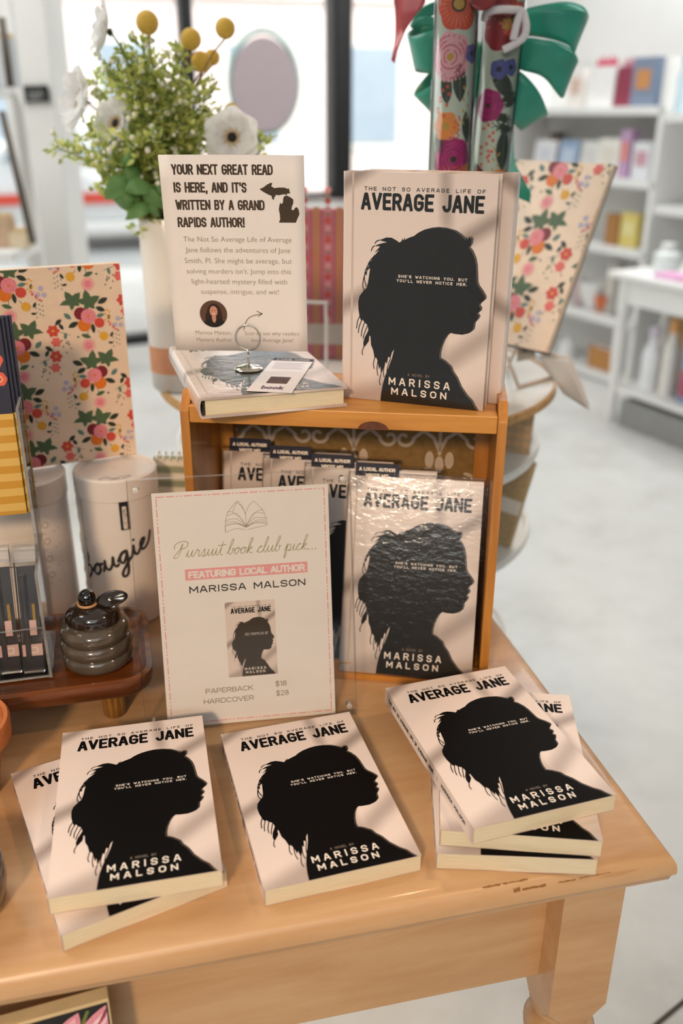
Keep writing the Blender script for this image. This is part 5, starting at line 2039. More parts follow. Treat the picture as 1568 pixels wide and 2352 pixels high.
for j in range(2):
    k = MB()

    def sh(u, v, j=j):
        p_ = Vector(aty(1236 + 48 * u - 24 * v + 40 * u * v, 812 + 12 * j + 70 * v * (1 - u) + 66 * u, 1.40 - .05 * v))
        p2_ = Vector(aty(1306 + 46 * u, 816 + 10 * j + 116 * u - 20 * u * (1 - u), 1.36 - .02 * u))
        w_ = v
        p0_ = Vector(aty(1236 + 58 * u, 806 + 12 * j + 88 * u, 1.44 - .03 * u))
        out = p0_.lerp(p2_, w_)
        if u < .8:
            out.z = max(out.z, RZ + .004 + .002 * j)
        return tuple(out - s0)
    k.sheet(sh, 10, 6)
    o_ = k.build('sheet', plain('pale_grey_sheet', '#e2deda', .5, .02), t, smooth=True)
    m_ = o_.modifiers.new('thickness', 'SOLIDIFY')
    m_.thickness = .0008


# ------------------------------------------------------------------ left side of the table: canisters, tray, honey pot, cards, pens
M_can = plain('matte_white_tin', '#ece3db', .38, .015, 30, coat=.15)
M_silvery = plain('crinkled_silver', '#e9ebea', .15, .05, 90, metal=.6, bump=.6)


def rounded(w, h, r, n=6):
    o = []
    for cx, cy, a0 in ((w / 2 - r, h / 2 - r, 0), (-w / 2 + r, h / 2 - r, 90), (-w / 2 + r, -h / 2 + r, 180), (w / 2 - r, -h / 2 + r, 270)):
        o += [(cx + r * math.cos(R(a0 + 90 * i / n)), cy + r * math.sin(R(a0 + 90 * i / n))) for i in range(n + 1)]
    return o


CR, CH = .0505, .2045
for i, (cx, cy, lab) in enumerate(((-.2845, 1.062, 'tall white canister lettered in black script beside the crate'), (-.3935, 1.040, 'tall white canister with faint grey icons, farther left behind the card holder'))):
    t = thing('white_canister', lab, 'canister', Matrix.Translation((cx, cy, .0003)), 'white canisters behind the tray')
    k = MB()
    k.lathe([(.001, 0), (CR - .002, 0), (CR, .002), (CR, CH - .030)], 56)
    bd = k.build('body', M_can, t, smooth=40)
    k = MB()
    k.lathe([(CR, CH - .030), (CR + .0012, CH - .029), (CR + .0012, CH - .003), (CR - .001, CH - .0006), (CR - .004, CH - .001), (CR - .006, CH - .0035), (.001, CH - .0035)], 56)
    ld = k.build('lid', M_can, t, smooth=40)
    k = MB()
    th0 = math.atan2(-cy, -cx)
    # little black doodle on the lid
    P_ = smooth_line([(.016 * math.cos(a_) * (1 + .3 * math.sin(3 * a_)), .006 * math.sin(2 * a_ + .4)) for a_ in [2 * PI * j / 18 for j in range(19)]], 3)
    ca, sa = math.cos(R(14)), math.sin(R(14))
    strokes(k, [[(x * ca - y * sa + .008, x * sa + y * ca - .034) for x, y in P_]], .0009, CH - .0033)
    k.build('lid_script', M_dark_ink, ld)
    fn = lambda x, y, z: ((CR + .0003 + z) * math.cos(th0 + x / CR), (CR + .0003 + z) * math.sin(th0 + x / CR), y)
    k = MB()
    if i == 0:
        # the word rises to the right and wraps the tin
        ang = R(27)
        def tilt(x, y, z, ang=ang):
            return fn(x * math.cos(ang) - y * math.sin(ang), .094 + x * math.sin(ang) + y * math.cos(ang), z)
        cursive(k, 'Bougie', -.074, .038, 0, .0130, .0036, .0003, 0, .35, .4, tilt)
        k.build('script_lettering', M_dark_ink, bd)
        k = MB()
        x0, x1, z0, z1 = .0002, .0112, CH - .066, CH - .0285
        fs = [fn(x0 + (x1 - x0) * u, z, .0015) for z in (z0, z1) for u in (0, .5, 1)]
        k.add(fs, [(0, 1, 4, 3), (1, 2, 5, 4)])
        lb_ = k.build('black_label', M_anth, bd)
        k = MB()
        fv = lambda x, y, z: fn(x1 - .0028 - y, z0 + .0015 + x, .002)
        letters(k, 'MYBOUGIEBOTTLE.COM', 0, .030, 0, .0052, .0008, .3, .4, 0, 0, fn=fv)
        k.build('label_lettering', M_white_ink, lb_)
    else:
        for j, z in enumerate((.150, .128, .104, .082)):
            strokes(k, [[(-.030 + .004 * math.cos(a_), z + .004 * math.sin(a_)) for a_ in [2 * PI * q_ / 8 for q_ in range(9)]], [(-.034, z - .009), (-.012, z - .009)], [(-.034, z - .0115), (-.018, z - .0115)]], .0010, 0, 0, lambda x, y, z_: fn(x + .048, y, z_))
        k.build('grey_icons', plain('faint_grey_ink', '#b9aa9e', .5), bd)
    if i == 0:
        k = MB()
        rnd = random.Random(5)
        a_ = th0 - 1.18
        vs = []
        for j in range(24):
            z = .03 + j * .0070
            w_ = .006 + rnd.uniform(-.0015, .0015)
            vs += [((CR + .001 + rnd.uniform(0, .002)) * math.cos(a_ - w_ / CR), (CR + .001 + rnd.uniform(0, .002)) * math.sin(a_ - w_ / CR), z), ((CR + .003) * math.cos(a_), (CR + .003) * math.sin(a_), z), ((CR + .001) * math.cos(a_ + w_ / CR), (CR + .001) * math.sin(a_ + w_ / CR), z)]
        k.add(vs, [(3 * j + s_, 3 * j + s_ + 1, 3 * j + s_ + 4, 3 * j + s_ + 3) for j in range(23) for s_ in (0, 1)])
        k.build('silvery_strip', M_silvery, bd)  # bright crinkled strip running up the canister

# wooden tray on short legs
M_acacia = wood('acacia', '#3a1a0a', '#6a3612', '#a05c1f', .8, 'X', .3, .4)
M_acacia_leg = wood('acacia_leg', '#4a2a10', '#8f6228', '#b98a45', 3, 'Z', .35, .3)
TRM = Matrix.Translation((-.419, .834, 0)) @ rotz(R(14))
tr_ = thing('wooden_tray', 'dark acacia tray on short round legs carrying the honey pot', 'tray', TRM)
k = MB()
LV = [(.398, .150, .026, .040), (.414, .164, .032, .046), (.418, .168, .034, .056), (.416, .166, .033, .0625), (.404, .154, .028, .0635), (.396, .146, .024, .0575), (.388, .138, .020, .0540)]
vs = []
for w_, h_, r_, z in LV:
    vs += [(x, y, z) for x, y in rounded(w_, h_, r_)]
nn = len(rounded(1, 1, .1))
fs = [tuple(range(nn))[::-1], tuple(range((len(LV) - 1) * nn, len(LV) * nn))]
for j in range(len(LV) - 1):
    fs += [(j * nn + i, j * nn + (i + 1) % nn, (j + 1) * nn + (i + 1) % nn, (j + 1) * nn + i) for i in range(nn)]
k.add(vs, fs)
k.build('tray_board', M_acacia, tr_, smooth=40)
for x in (-.163, .163):
    for y in (-.045, .045):
        k = MB()
        k.lathe([(.001, .0003), (.0105, .0003), (.012, .002), (.0135, .041)], 20, 0, Matrix.Translation((x, y, 0)))
        k.build('leg', M_acacia_leg, tr_, smooth=40)

# ceramic honey pot shaped like a skep, a bee for its knob
M_stone = plain('taupe_stoneware', '#564c42', .10, .16, 50, coat=.8)
M_stone_d = plain('umber_stoneware', '#2a211b', .10, .25, 60, coat=.9)
M_bee = plain('black_glaze', '#0d0b0b', .06, .05, coat=1.0)
M_beet = plain('tan_clay', '#b98d63', .5, .08, 80)
hp = Vector((-.268, .853, .0545))
pot = thing('honey_pot', 'ridged grey brown ceramic honey pot with a bee knob on the tray', 'honey pot', Matrix.Translation(hp))
pr_ = [(.001, 0), (.028, 0), (.033, .002)]
for (zc, rc, hh) in ((.0095, .0378, .0085), (.0255, .0388, .0085), (.0415, .0372, .0085)):
    for j in range(7):
        a_ = -PI / 2 * .92 + PI * .92 * j / 6
        pr_.append((rc - .0055 * (1 - math.cos(a_)), zc + hh * math.sin(a_) * .98))
pr_ += [(.029, .0515), (.0265, .054)]
k = MB()
k.lathe(pr_, 48)
k.build('pot_body', M_stone, pot, smooth=70)
k = MB()
k.lathe([(.0265, .0535), (.0295, .0545), (.0300, .057), (.0285, .061), (.0285, .063), (.024, .0675), (.016, .0705), (.006, .0715), (.001, .0715)], 40)
ld = k.build('lid', M_stone_d, pot, smooth=60)
k = MB()
k.ball((-.004, -.002, .0795), .0098, 20, 12)
k.build('bee_head', M_bee, ld, smooth=True)
k = MB()
k.tube([(-.004 + .0100 * math.cos(a_), -.002 + .0100 * math.sin(a_), .0735 + .0006 * math.sin(a_)) for a_ in [2 * PI * j / 20 for j in range(20)]], .0016, 8, closed=True)
k.tube([(.006, -.002, .074), (.014, -.003, .0745), (.024, -.004, .071)], [.0022, .0022, .001], 8)
k.build('bee_collar', M_beet, ld, smooth=True)
k = MB()


def wing(u, v):
    a_ = u * 2 * PI
    l_, w_ = .0200, .0046
    x = l_ * .5 * math.cos(a_) * v
    y = w_ * math.sin(a_) * v
    return (x, y, .0012 * (1 - v) - .002 * (x / l_) ** 2)


k.sheet(wing, 20, 4)
w_ = k.build('bee_wing', M_stone_d, ld, Matrix.Translation((.0235, -.004, .0795)) @ Matrix.Rotation(R(-14), 4, 'Y') @ Matrix.Rotation(R(60), 4, 'X') @ Matrix.Scale(1.75, 4), smooth=True)
m_ = w_.modifiers.new('thickness', 'SOLIDIFY')
m_.thickness = .0012

# acrylic two-tier holder with greeting cards and bagged pens
ah = Vector((-.3085, .8165, .0560))
AHM = Matrix.Translation(ah) @ rotz(R(14))
ah_ = thing('acrylic_holder', 'clear acrylic two tier holder of cards and pens on the tray', 'holder', AHM)


def plate(name, c, d, par=ah_):
    k = MB()
    k.box(c, d, 0)
    o_ = k.build(name, [M_acr, M_acr_edge], par)
    # the narrow faces get the whitish edge that stands for caught light
    big = sorted(p.area for p in o_.data.polygons)[-2]
    for p in o_.data.polygons:
        p.material_index = 0 if p.area >= big * .99 else 1
    return o_


plate('side_panel', (-.0015, .050, .062), (.003, .100, .124))
plate('side_panel', (-.0015, .073, .205), (.003, .054, .160))
plate('pocket_front', (-.083, .0015, .031), (.160, .003, .060))
plate('base_plate', (-.083, .050, .0015), (.160, .097, .003))
plate('card_ledge', (-.083, .049, .126), (.160, .003, .030))
plate('back_panel', (-.083, .0985, .145), (.160, .003, .290))
M_ncard = plain('navy_poppy_card', '#2a2a3c', .45, .15, 60)
M_ystripe = NT('mustard_striped_wrap')
_w = M_ystripe.n('ShaderNodeTexWave', bands_direction='Y', wave_profile='SIN')
M_ystripe.to(_w.inputs['Vector'], M_ystripe.coord('Object'))
_w.inputs['Scale'].default_value = 19
M_ystripe.set(Base_Color=M_ystripe.ramp(_w.outputs[1], [(.46, '#c9922a'), (.54, '#dcb25c')]), Roughness=.5)
M_ystripe = M_ystripe.mat
GW, GHt = .110, .206
CB = aty(62, 1178, .885)
inv = AHM.inverted()
for j in range(4):
    p_ = CB + Vector((.004 * j * .6, .0045 * j, 0))
    Mx = Matrix.Translation((p_.x, p_.y, CB.z)) @ rotz(R(14)) @ Matrix.Rotation(PI / 2 - R(3), 4, 'X') @ Matrix.Translation((-GW, 0, 0))
    t = thing('greeting_card', ('front navy greeting card with red poppies and a striped mustard foot', 'second navy greeting card, just behind the front one', 'third navy greeting card in the acrylic holder', 'rearmost navy greeting card in the acrylic holder')[j], 'card', Mx, 'navy greeting cards in the holder')
    k = MB()
    k.box((GW / 2, GHt / 2, 0), (GW, GHt, .0012))
    cd_ = k.build('card', M_ncard, t)
    k = MB()
    k.box((GW / 2, GHt * .265, .0009), (GW + .0004, GHt * .53, .0006))
    k.build('striped_wrap', M_ystripe, t)
    if j == 0:
        k = MB()
        for (x, y, r_) in ((GW - .012, GHt * .80, .010), (GW - .008, GHt * .705, .0075), (GW - .035, GHt * .86, .010), (GW - .04, GHt * .7, .008), (GW - .07, GHt * .8, .010)):
            blob(k, x, y, scallop(r_, 6, .12, 5), .0008, 0, lambda a, b, c: (a, b, c), 1)
            blob(k, x, y, scallop(r_ * .55, 5, .2, 5), .0010, 1, lambda a, b, c: (a, b, c), 1)
            blob(k, x, y, scallop(r_ * .18, 5, .2, 3), .0012, 2, lambda a, b, c: (a, b, c), 1)
        k.build('poppy_print', [ink('poppy', '#e2624a', .6), ink('poppy_light', '#ef9478', .6), ink('poppy_eye', '#2a2020', .6)], cd_)
M_penb = plain('midnight_pen', '#1c1b26', .3, .1, coat=.4)
M_pinkl = plain('blush_label', '#dfb6ac', .5, .04)
M_bag = clear('pen_bag_film', (.97, .97, .97), .08, 1.30, .04)
for j in range(4):
    x = -.018 - .024 * j
    Mx = AHM @ Matrix.Translation((x, .012 + .004 * (j % 2), .0035)) @ Matrix.Rotation(PI / 2 - R(9), 4, 'X') @ Matrix.Rotation(R(-2 + j), 4, 'Z')
    t = thing('pen_pack', ('bagged dark pen with pink label nearest the honey pot', 'second bagged dark pen from the honey pot', 'third bagged dark pen from the honey pot', 'bagged dark pen at the left picture edge')[j], 'pen', Mx, 'bagged pens in the acrylic holder')
    k = MB()
    k.box((0, .060, 0), (.019, .115, .0025))
    k.build('backing_card', M_penb, t)
    k = MB()
    k.tube([(-.004, .016, .004), (-.004, .110, .004)], .0034, 10)
    k.build('pen_barrel', M_penb, t, smooth=40)
    k = MB()
    k.box((.0045, .068, .003), (.003, .018, .003))
    k.build('gold_clip', plain('gold_clip', '#c79a3a', .3, .05, metal=.8), t)
    k = MB()
    k.box((0, .026, .0050), (.0205, .013, .0012))
    lb_ = k.build('pink_label', M_pinkl, t)
    k = MB()
    strokes(k, [[(-.004, .023), (.005, .023), (.005, .029), (.000, .029)]], .0014, .0058)
    k.build('label_mark', M_white_ink, lb_)
    k = MB()
    k.box((.002, .051, .0045), (.008, .017, .001))
    k.build('pink_tab', M_pinkl, t)
    k = MB()
    k.box((0, .068, .0030), (.0225, .136, .0105))
    k.build('clear_bag', M_bag, t, bevel=.002)
    k = MB()
    k.box((0, .133, .0030), (.0225, .016, .0112))
    k.build('bag_header', clear('bag_header', (.95, .95, .95), .15, 1.4, .25), t)

# terracotta pot and dark cup at the left picture edge
M_clay = plain('terracotta_clay', '#b5652c', .7, .1, 60)
M_soil = plain('dark_soil', '#2a1c12', .9, .4, 200, bump=.6)
t = thing('terracotta_pot', 'orange terracotta flower pot cut by the left picture edge', 'pot', Matrix.Translation((-.3655, .700, .0004)))
k = MB()
k.lathe([(.001, 0), (.030, 0), (.0315, .002), (.041, .058), (.0475, .060), (.0505, .062), (.0515, .080), (.0495, .083), (.046, .082), (.044, .070), (.001, .066)], 48)
k.build('pot_body', M_clay, t, smooth=45)
k = MB()
k.lathe([(.001, .0685), (.02, .0695), (.0435, .0675)], 24)
k.build('soil', M_soil, t, smooth=True)
c_ = atz(5, 2112, 0)
t = thing('dark_cup', 'dark brown glazed cup just inside the left picture edge', 'cup', Matrix.Translation((c_.x - .0335, c_.y + .012, .0004)))
k = MB()
k.lathe([(.001, 0), (.026, 0), (.032, .006), (.035, .025), (.034, .048), (.0325, .050), (.031, .048), (.031, .010), (.001, .006)], 40)
k.build('cup_body', plain('dark_brown_glaze', '#2c1d14', .15, .2, 50, coat=.7), t, smooth=50)
k = MB()
k.tube(smooth_line([(-.034, 0, .040), (-.052, 0, .036), (-.052, 0, .018), (-.034, 0, .012)], 5), .004, 8)
k.build('handle', plain('dark_brown_glaze_handle', '#2c1d14', .15, .2, 50, coat=.7), t, smooth=True)

# lily canvas leaning on the table front, standing on the floor
lp = atz(250, 2296, -.060)
lyaw = R(19)
LH = .72
LM = Matrix.Translation((lp.x, lp.y, -.060)) @ rotz(lyaw) @ Matrix.Rotation(R(-3.0), 4, 'X')
t = thing('lily_canvas', 'boxed canvas print of pink lilies leaning on the table front', 'canvas print', LM)
LW = .40
k = MB()
k.box((-LW / 2, .008, -LH / 2 + .03), (LW, .014, LH - .06))
k.build('stretcher', plain('cream_canvas_edge', '#cdb58a', .7, .06), t, bevel=.001)
k = MB()
k.box((-LW / 2, .0005, -LH / 2 + .0295), (LW - .004, .001, LH - .065))
pn = k.build('painted_face', plain('night_black_paint', '#151312', .5, .2, 40), t)
k = MB()
fn = lambda x, y, z: (max(min(x, -.003), -LW + .003), -.0004 - z, min(y, -.004))
for (x, y, l_, w_, an) in ((-.040, -.030, .060, .022, 60), (-.060, -.028, .055, .020, 100), (-.085, -.026, .05, .016, 115), (-.012, -.024, .060, .022, 50), (-.105, -.036, .05, .02, 75), (-.15, -.04, .06, .022, 120), (-.2, -.05, .06, .022, 60), (-.05, -.09, .07, .026, 20), (-.12, -.1, .07, .026, 150)):
    blob(k, x, y, leafshape(l_, w_, R(an)), .0002, 0, fn, 1)
    blob(k, x, y, leafshape(l_ * .8, w_ * .45, R(an)), .0004, 1, fn, 1)
    blob(k, x, y, leafshape(l_ * .75, w_ * .1, R(an)), .0006, 2, fn, 1)
strokes(k, [[(-.018, -.006), (-.028, -.03), (-.034, -.06)]], .003, .0001, 3, fn)
k.build('lily_print', [ink('lily_pink', '#d98f9c', .6), ink('lily_pale', '#eec3c8', .6), ink('lily_deep', '#b25068', .6), ink('lily_stem', '#6a7434', .6)], pn)

# ------------------------------------------------------------------ the far shop: sign on the pillar, ladder shelf, wall shelves, white table
p_ = aty(80, 215, 3.49)
t = thing('pillar_sign', 'small black sign with white marks on the white pillar', 'sign', Matrix.Translation(p_))
k = MB()
k.box((0, 0, 0), (.096, .012, .052))
pn = k.build('plate', M_blackmetal, t, Matrix.Rotation(R(-2), 4, 'Y'), bevel=.002)
k = MB()
strokes(k, [spiral(-.024, 0, .010, 0, 1), [(-.012, .01), (-.003, -.012), (.005, .01)], [(.012, -.01), (.02, .01), (.028, -.01)], [(-.03, -.014), (.02, -.016)]], .003, 0, 0, lambda x, y, z: (x, -.0065, y))
k.build('white_marks', plain('soft_white_mark', '#b9bab5', .6), pn)

M_shelfw = plain('white_shelf_board', '#eeedea', .45, .015, 10)
M_rail = plain('dark_bronze_rail', '#5d5347', .5, .1, 20)
lo = aty(30, 620, 2.9)
t = thing('ladder_shelf', 'white shelf with slanted bronze rails at the far left edge', 'shelf', Matrix.Translation((lo.x, 2.9, FLOOR)))
Q = lambda x, y, Y=2.9: aty(x, y, Y) - Vector((lo.x, 2.9, FLOOR))
for (a_, b_) in (((3, 40), (24, 200)), ((4, 255), (76, 560))):
    k = MB()
    k.tube([Q(*a_), Q(*b_)], .011, 8)
    k.build('rail', M_rail, t, smooth=True)
k = MB()
z_ = Q(40, 588).z
k.box((-.28, .10, z_), (.60, .30, .03))
k.build('shelf_board', M_shelfw, t)
k = MB()
z2_ = Q(20, 212).z
k.box((-.30, .10, z2_), (.58, .30, .03))
k.build('shelf_board', M_shelfw, t)
for x in (-.55, .0):
    k = MB()
    k.box((x - .0, .26, .85), (.03, .03, 1.7))
    k.build('post', M_shelfw, t)
lx0, lz0 = lo.x, FLOOR
cols = ['#d9cfc0', '#c9a98a', '#e8e2d8', '#b98d6a', '#cdd0cc']
for i, (x, y, w_, h_, lab, cl_) in enumerate(((8, 580, .09, .09, 'tan woven box on the far left shelf', '#c9a98a'), (52, 580, .07, .045, 'gold edged cream dish on the far left shelf', '#e2cfae'), (14, 205, .08, .13, 'pale picture frame on the upper far left shelf', '#cfd3d6'))):
    q_ = aty(x, y, 3.0)
    b_ = thing('shelf_goods', lab, 'goods', Matrix.Translation((q_.x, 3.0, (z_ if y > 300 else z2_) + FLOOR + .0155)))
    k = MB()
    k.prism(rounded(w_, .06, .01, 3), 0, h_)
    k.build('body', plain('left_goods_' + str(i), cl_, .6, .1, 80), b_, bevel=.003)
    k = MB()
    k.prism(rounded(w_ * .9, .05, .01, 3), h_, h_ + .012)
    k.build('top', plain('left_goods_top_' + str(i), '#d8b98a', .5), b_)

# wall shelves at right
zs = (.65, .31, -.03, -.40, -.71)
su = thing('shelf_unit', 'white shelves crowded with small goods at right', 'shelf', SM)
for j, z in enumerate(zs):
    k = MB()
    k.box((-.445, .155, z - .02), (1.24, .29, .04))
    k.build('shelf_board', M_shelfw, su, bevel=.002)
for x in (-1.05, .158):
    k = MB()
    k.box((x, .155, (.86 + FLOOR) / 2), (.035, .29, .86 - FLOOR))
    k.build('upright', M_shelfw, su, bevel=.002)
k = MB()
k.box((-.445, .305, (.86 + FLOOR) / 2), (1.24, .01, .86 - FLOOR))
k.build('back_panel', M_wall, su)
su2 = thing('shelf_unit', 'second white shelf unit at the right picture edge', 'shelf', SM @ Matrix.Translation((.72, 0, 0)))
for j, z in enumerate((.62, .20, -.22, -.71)):
    k = MB()
    k.box((-.03, .155, z - .02), (1.0, .29, .04))
    k.build('shelf_board', M_shelfw, su2, bevel=.002)
k = MB()
k.box((.46, .155, (.86 + FLOOR) / 2), (.035, .29, .86 - FLOOR))
k.build('upright', M_shelfw, su2)


def along(px, py):
    """distance along the shelf front seen at image point px, py"""
    r = _ray(px, py)
    # (1.45, 4.9) + s (0.46, -0.887) * n  ==  k (r.x, r.y)
    dx, dy = math.cos(SA), math.sin(SA)
    det = r.x * dy - r.y * dx
    return (r.y * 1.45 - r.x * 4.9) / det if False else -(r.x * 4.9 - r.y * 1.45) / (r.x * dy - r.y * dx)


def goods(name, lab, cat, x0, x1, ytop, j, kind, col, col2='#e8e6e2', z=None, par=SM, depth=.06):
    zz_ = zs[j] if z is None else z
    a0, a1 = along(x0, ytop), along(x1, ytop)
    s = (a0 + a1) / 2
    w_ = max(abs(a1 - a0), .03)
    front = SM @ Vector((s, .07, 0))
    h_ = max(aty((x0 + x1) / 2, ytop, front.y).z - zz_, .03)
    t = thing(name, lab, cat, SM @ Matrix.Translation((s, .07 + depth / 2, zz_ + .0005)))
    A = plain(name + '_a_' + str(len(bpy.data.materials)), col, .5, .08, 60)
    B_ = plain(name + '_b_' + str(len(bpy.data.materials)), col2, .5, .08, 60)
    k = MB()
    if kind == 'bag':
        k.add([(-w_ / 2, -.03, 0), (w_ / 2, -.03, 0), (w_ / 2, .03, 0), (-w_ / 2, .03, 0), (-w_ / 2, -.025, h_ * .8), (w_ / 2, -.025, h_ * .8), (w_ / 2, .025, h_ * .8), (-w_ / 2, .025, h_ * .8)], [(0, 1, 5, 4), (1, 2, 6, 5), (2, 3, 7, 6), (3, 0, 4, 7), (3, 2, 1, 0)])
        k.build('bag', A, t)
        k = MB()
        for i in range(5):
            k.add([(-w_ * .4 + i * w_ * .16, -.015, h_ * .7), (-w_ * .4 + i * w_ * .16 + w_ * .2, .015, h_ * .7), (-w_ * .4 + i * w_ * .16 + w_ * .1, 0, h_ * (.98 + .05 * (i % 2)))], [(0, 1, 2)])
        k.build('tissue', B_, t)
    elif kind == 'box':
        k.box((0, 0, h_ / 2), (w_, depth, h_))
        k.build('box', A, t, bevel=.004)
        k = MB()
        k.box((0, -depth / 2 - .001, h_ * .55), (w_ * .6, .002, h_ * .4))
        k.build('front_label', B_, t)
    elif kind == 'card':
        k.add([(-w_ / 2, -.012, 0), (w_ / 2, -.012, 0), (w_ / 2, .012, h_), (-w_ / 2, .012, h_), (-w_ / 2, -.008, 0), (w_ / 2, -.008, 0), (w_ / 2, .016, h_), (-w_ / 2, .016, h_)], [(0, 1, 2, 3), (7, 6, 5, 4), (0, 3, 7, 4), (1, 5, 6, 2), (3, 2, 6, 7)])
        k.build('board', A, t)
        k = MB()
        k.add([(-w_ * .3, -.0125 + .024 * .3, h_ * .3), (w_ * .3, -.0125 + .024 * .3, h_ * .3), (w_ * .3, -.0125 + .024 * .75, h_ * .75), (-w_ * .3, -.0125 + .024 * .75, h_ * .75)], [(0, 1, 2, 3)])
        k.build('picture', B_, t)
    elif kind == 'bottle':
        r_ = w_ / 2
        k.lathe([(.001, 0), (r_, 0), (r_, h_ * .65), (r_ * .4, h_ * .8), (r_ * .4, h_ * .9)], 20)
        k.build('bottle', A, t, smooth=40)
        k = MB()
        k.lathe([(.001, h_), (r_ * .5, h_), (r_ * .5, h_ * .88), (.001, h_ * .88)], 16)
        k.build('cap', B_, t, smooth=40)
    elif kind == 'bowl':
        r_ = w_ / 2
        k.lathe([(.001, 0), (r_ * .45, 0), (r_ * .9, h_ * .5), (r_, h_), (r_ * .95, h_), (r_ * .8, h_ * .5), (.001, h_ * .15)], 24)
        k.build('bowl', A, t, smooth=50)
        k = MB()
        k.lathe([(r_ * .47, -.0002), (r_ * .47, h_ * .06), (r_ * .40, h_ * .06)], 20)
        k.build('foot_ring', B_, t)
    elif kind == 'basket':
        for (bx_, by_, bw_, bd_) in ((0, -depth / 2, w_, .008), (0, depth / 2, w_, .008), (-w_ / 2, 0, .008, depth), (w_ / 2, 0, .008, depth)):
            k.box((bx_, by_, h_ / 2), (bw_, bd_, h_))
        k.box((0, 0, .005), (w_, depth, .01))
        k.build('crate_body', A, t)
        k = MB()
        for i in range(4):
            k.ball((-w_ * .33 + i * w_ * .22, 0, h_ * .85), w_ * .13, 10, 7)
        k.build('contents', B_, t, smooth=True)
    return t


G = [
    ('gift_bag', 'white gift bag with hot pink tissue on the top shelf', 'bag', 1332, 1392, 128, 0, 'bag', '#f0eeec', '#d11f58'),
    ('gift_bag', 'crimson gift bag on the top shelf beside the white one', 'bag', 1396, 1432, 130, 0, 'bag', '#8e3048', '#c98a9a'),
    ('boxed_toy', 'colourful blue and orange boxed toy on the top shelf', 'box', 1432, 1486, 130, 0, 'box', '#7d8aa0', '#c98a52'),
    ('slim_box', 'pale cream box on the top shelf next to the teal ribbon', 'box', 1285, 1318, 160, 0, 'box', '#ece4de', '#d9b9a8'),
    ('brown_bust', 'brown and black figurine on the second shelf by the bow', 'figurine', 1190, 1232, 306, 1, 'bottle', '#b98f62', '#2e241c', None, None, .30),
    ('greeting_card', 'white card first from the left on the second shelf', 'card', 1198, 1246, 322, 1, 'card', '#f1f0f2', '#dfe0e8'),
    ('greeting_card', 'pale blue card on the second shelf', 'card', 1252, 1298, 322, 1, 'card', '#9fb7d6', '#c9d8ea'),
    ('greeting_card', 'plain off white card in the middle of the second shelf', 'card', 1304, 1348, 324, 1, 'card', '#eceae6', '#e2e0dc'),
    ('candle_box', 'cream candle box on the second shelf', 'box', 1354, 1402, 318, 1, 'box', '#f3efe6', '#e9e2d4'),
    ('lilac_box', 'coral and lilac box behind the cream candle box', 'box', 1404, 1428, 298, 1, 'box', '#c8a2c6', '#e8917c'),
    ('white_box', 'white box with small pink mark at the end of the second shelf', 'box', 1432, 1474, 326, 1, 'box', '#eeeff3', '#d3a2ae'),
    ('wicker_basket', 'small brown basket on the third shelf', 'basket', 1372, 1400, 492, 2, 'basket', '#b07c44', '#c98f4e'),
    ('yellow_box', 'bright yellow cube box on the third shelf', 'box', 1404, 1444, 490, 2, 'box', '#e4d077', '#efe2a4'),
    ('white_bowl', 'large white bowl on the fourth shelf', 'bowl', 1312, 1362, 648, 3, 'bowl', '#f2f0ee', '#e4e2de'),
    ('orange_bowl', 'small orange bowl on the fourth shelf', 'bowl', 1342, 1376, 678, 3, 'bowl', '#d9713c', '#b9562a'),
    ('pink_bottle', 'dusky pink bottle on the fourth shelf', 'bottle', 1296, 1312, 628, 3, 'bottle', '#cbb0ae', '#e4dad6'),
    ('slate_box', 'grey box at the right of the fourth shelf', 'box', 1370, 1398, 600, 3, 'box', '#b9b5ae', '#d6cfc4'),
    ('white_jar', 'white lidded jar on the lowest shelf', 'jar', 1262, 1290, 772, 4, 'bottle', '#f3f2f0', '#dfdcd6'),
    ('wooden_bin', 'small wooden bin of white pots on the lowest shelf', 'bin', 1332, 1386, 800, 4, 'basket', '#c48a4c', '#f1efec'),
]
for g in G:
    goods(*g)
goods('blue_bottle', 'pale blue bottle at the end of the upper right shelf', 'bottle', 1502, 1522, 132, 0, 'bottle', '#a9c6d6', '#7fb4c4', z=.62)
goods('blue_bottle', 'second pale blue bottle near the right picture edge', 'bottle', 1528, 1550, 128, 0, 'bottle', '#bcd2dd', '#86bccb', z=.62)

# white table at right with goods on and below it
tq = aty(1400, 622, 4.3)
t = thing('white_table', 'white table with turned apron at the right picture edge', 'table', SM @ Matrix.Translation((.435, -.464, FLOOR)))
tz = tq.z - FLOOR
k = MB()
k.box((.55, .20, tz - .014), (1.12, .40, .028))
k.build('table_top', M_shelfw, t, bevel=.006)
k = MB()
k.box((.55, .05, tz - .085), (1.02, .02, .11))
k.build('apron', M_shelfw, t)
k = MB()
k.box((.06, .20, tz - .085), (.02, .30, .11))
k.build('apron', M_shelfw, t)
for (x, y) in ((.065, .055), (1.04, .055), (.065, .345), (1.04, .345)):
    k = MB()
    k.lathe([(.001, 0), (.018, 0), (.026, .04), (.02, .10), (.030, .30), (.032, .42), (.024, .50), (.034, .53), (.034, tz - .03), (.001, tz - .03)], 16, 0, Matrix.Translation((x, y, 0)))
    k.build('leg', M_shelfw, t, smooth=40)
k = MB()
k.box((.55, .20, .16), (1.0, .30, .025))
k.build('lower_shelf', M_shelfw, t)
TMw = SM @ Matrix.Translation((.435, -.464, FLOOR))
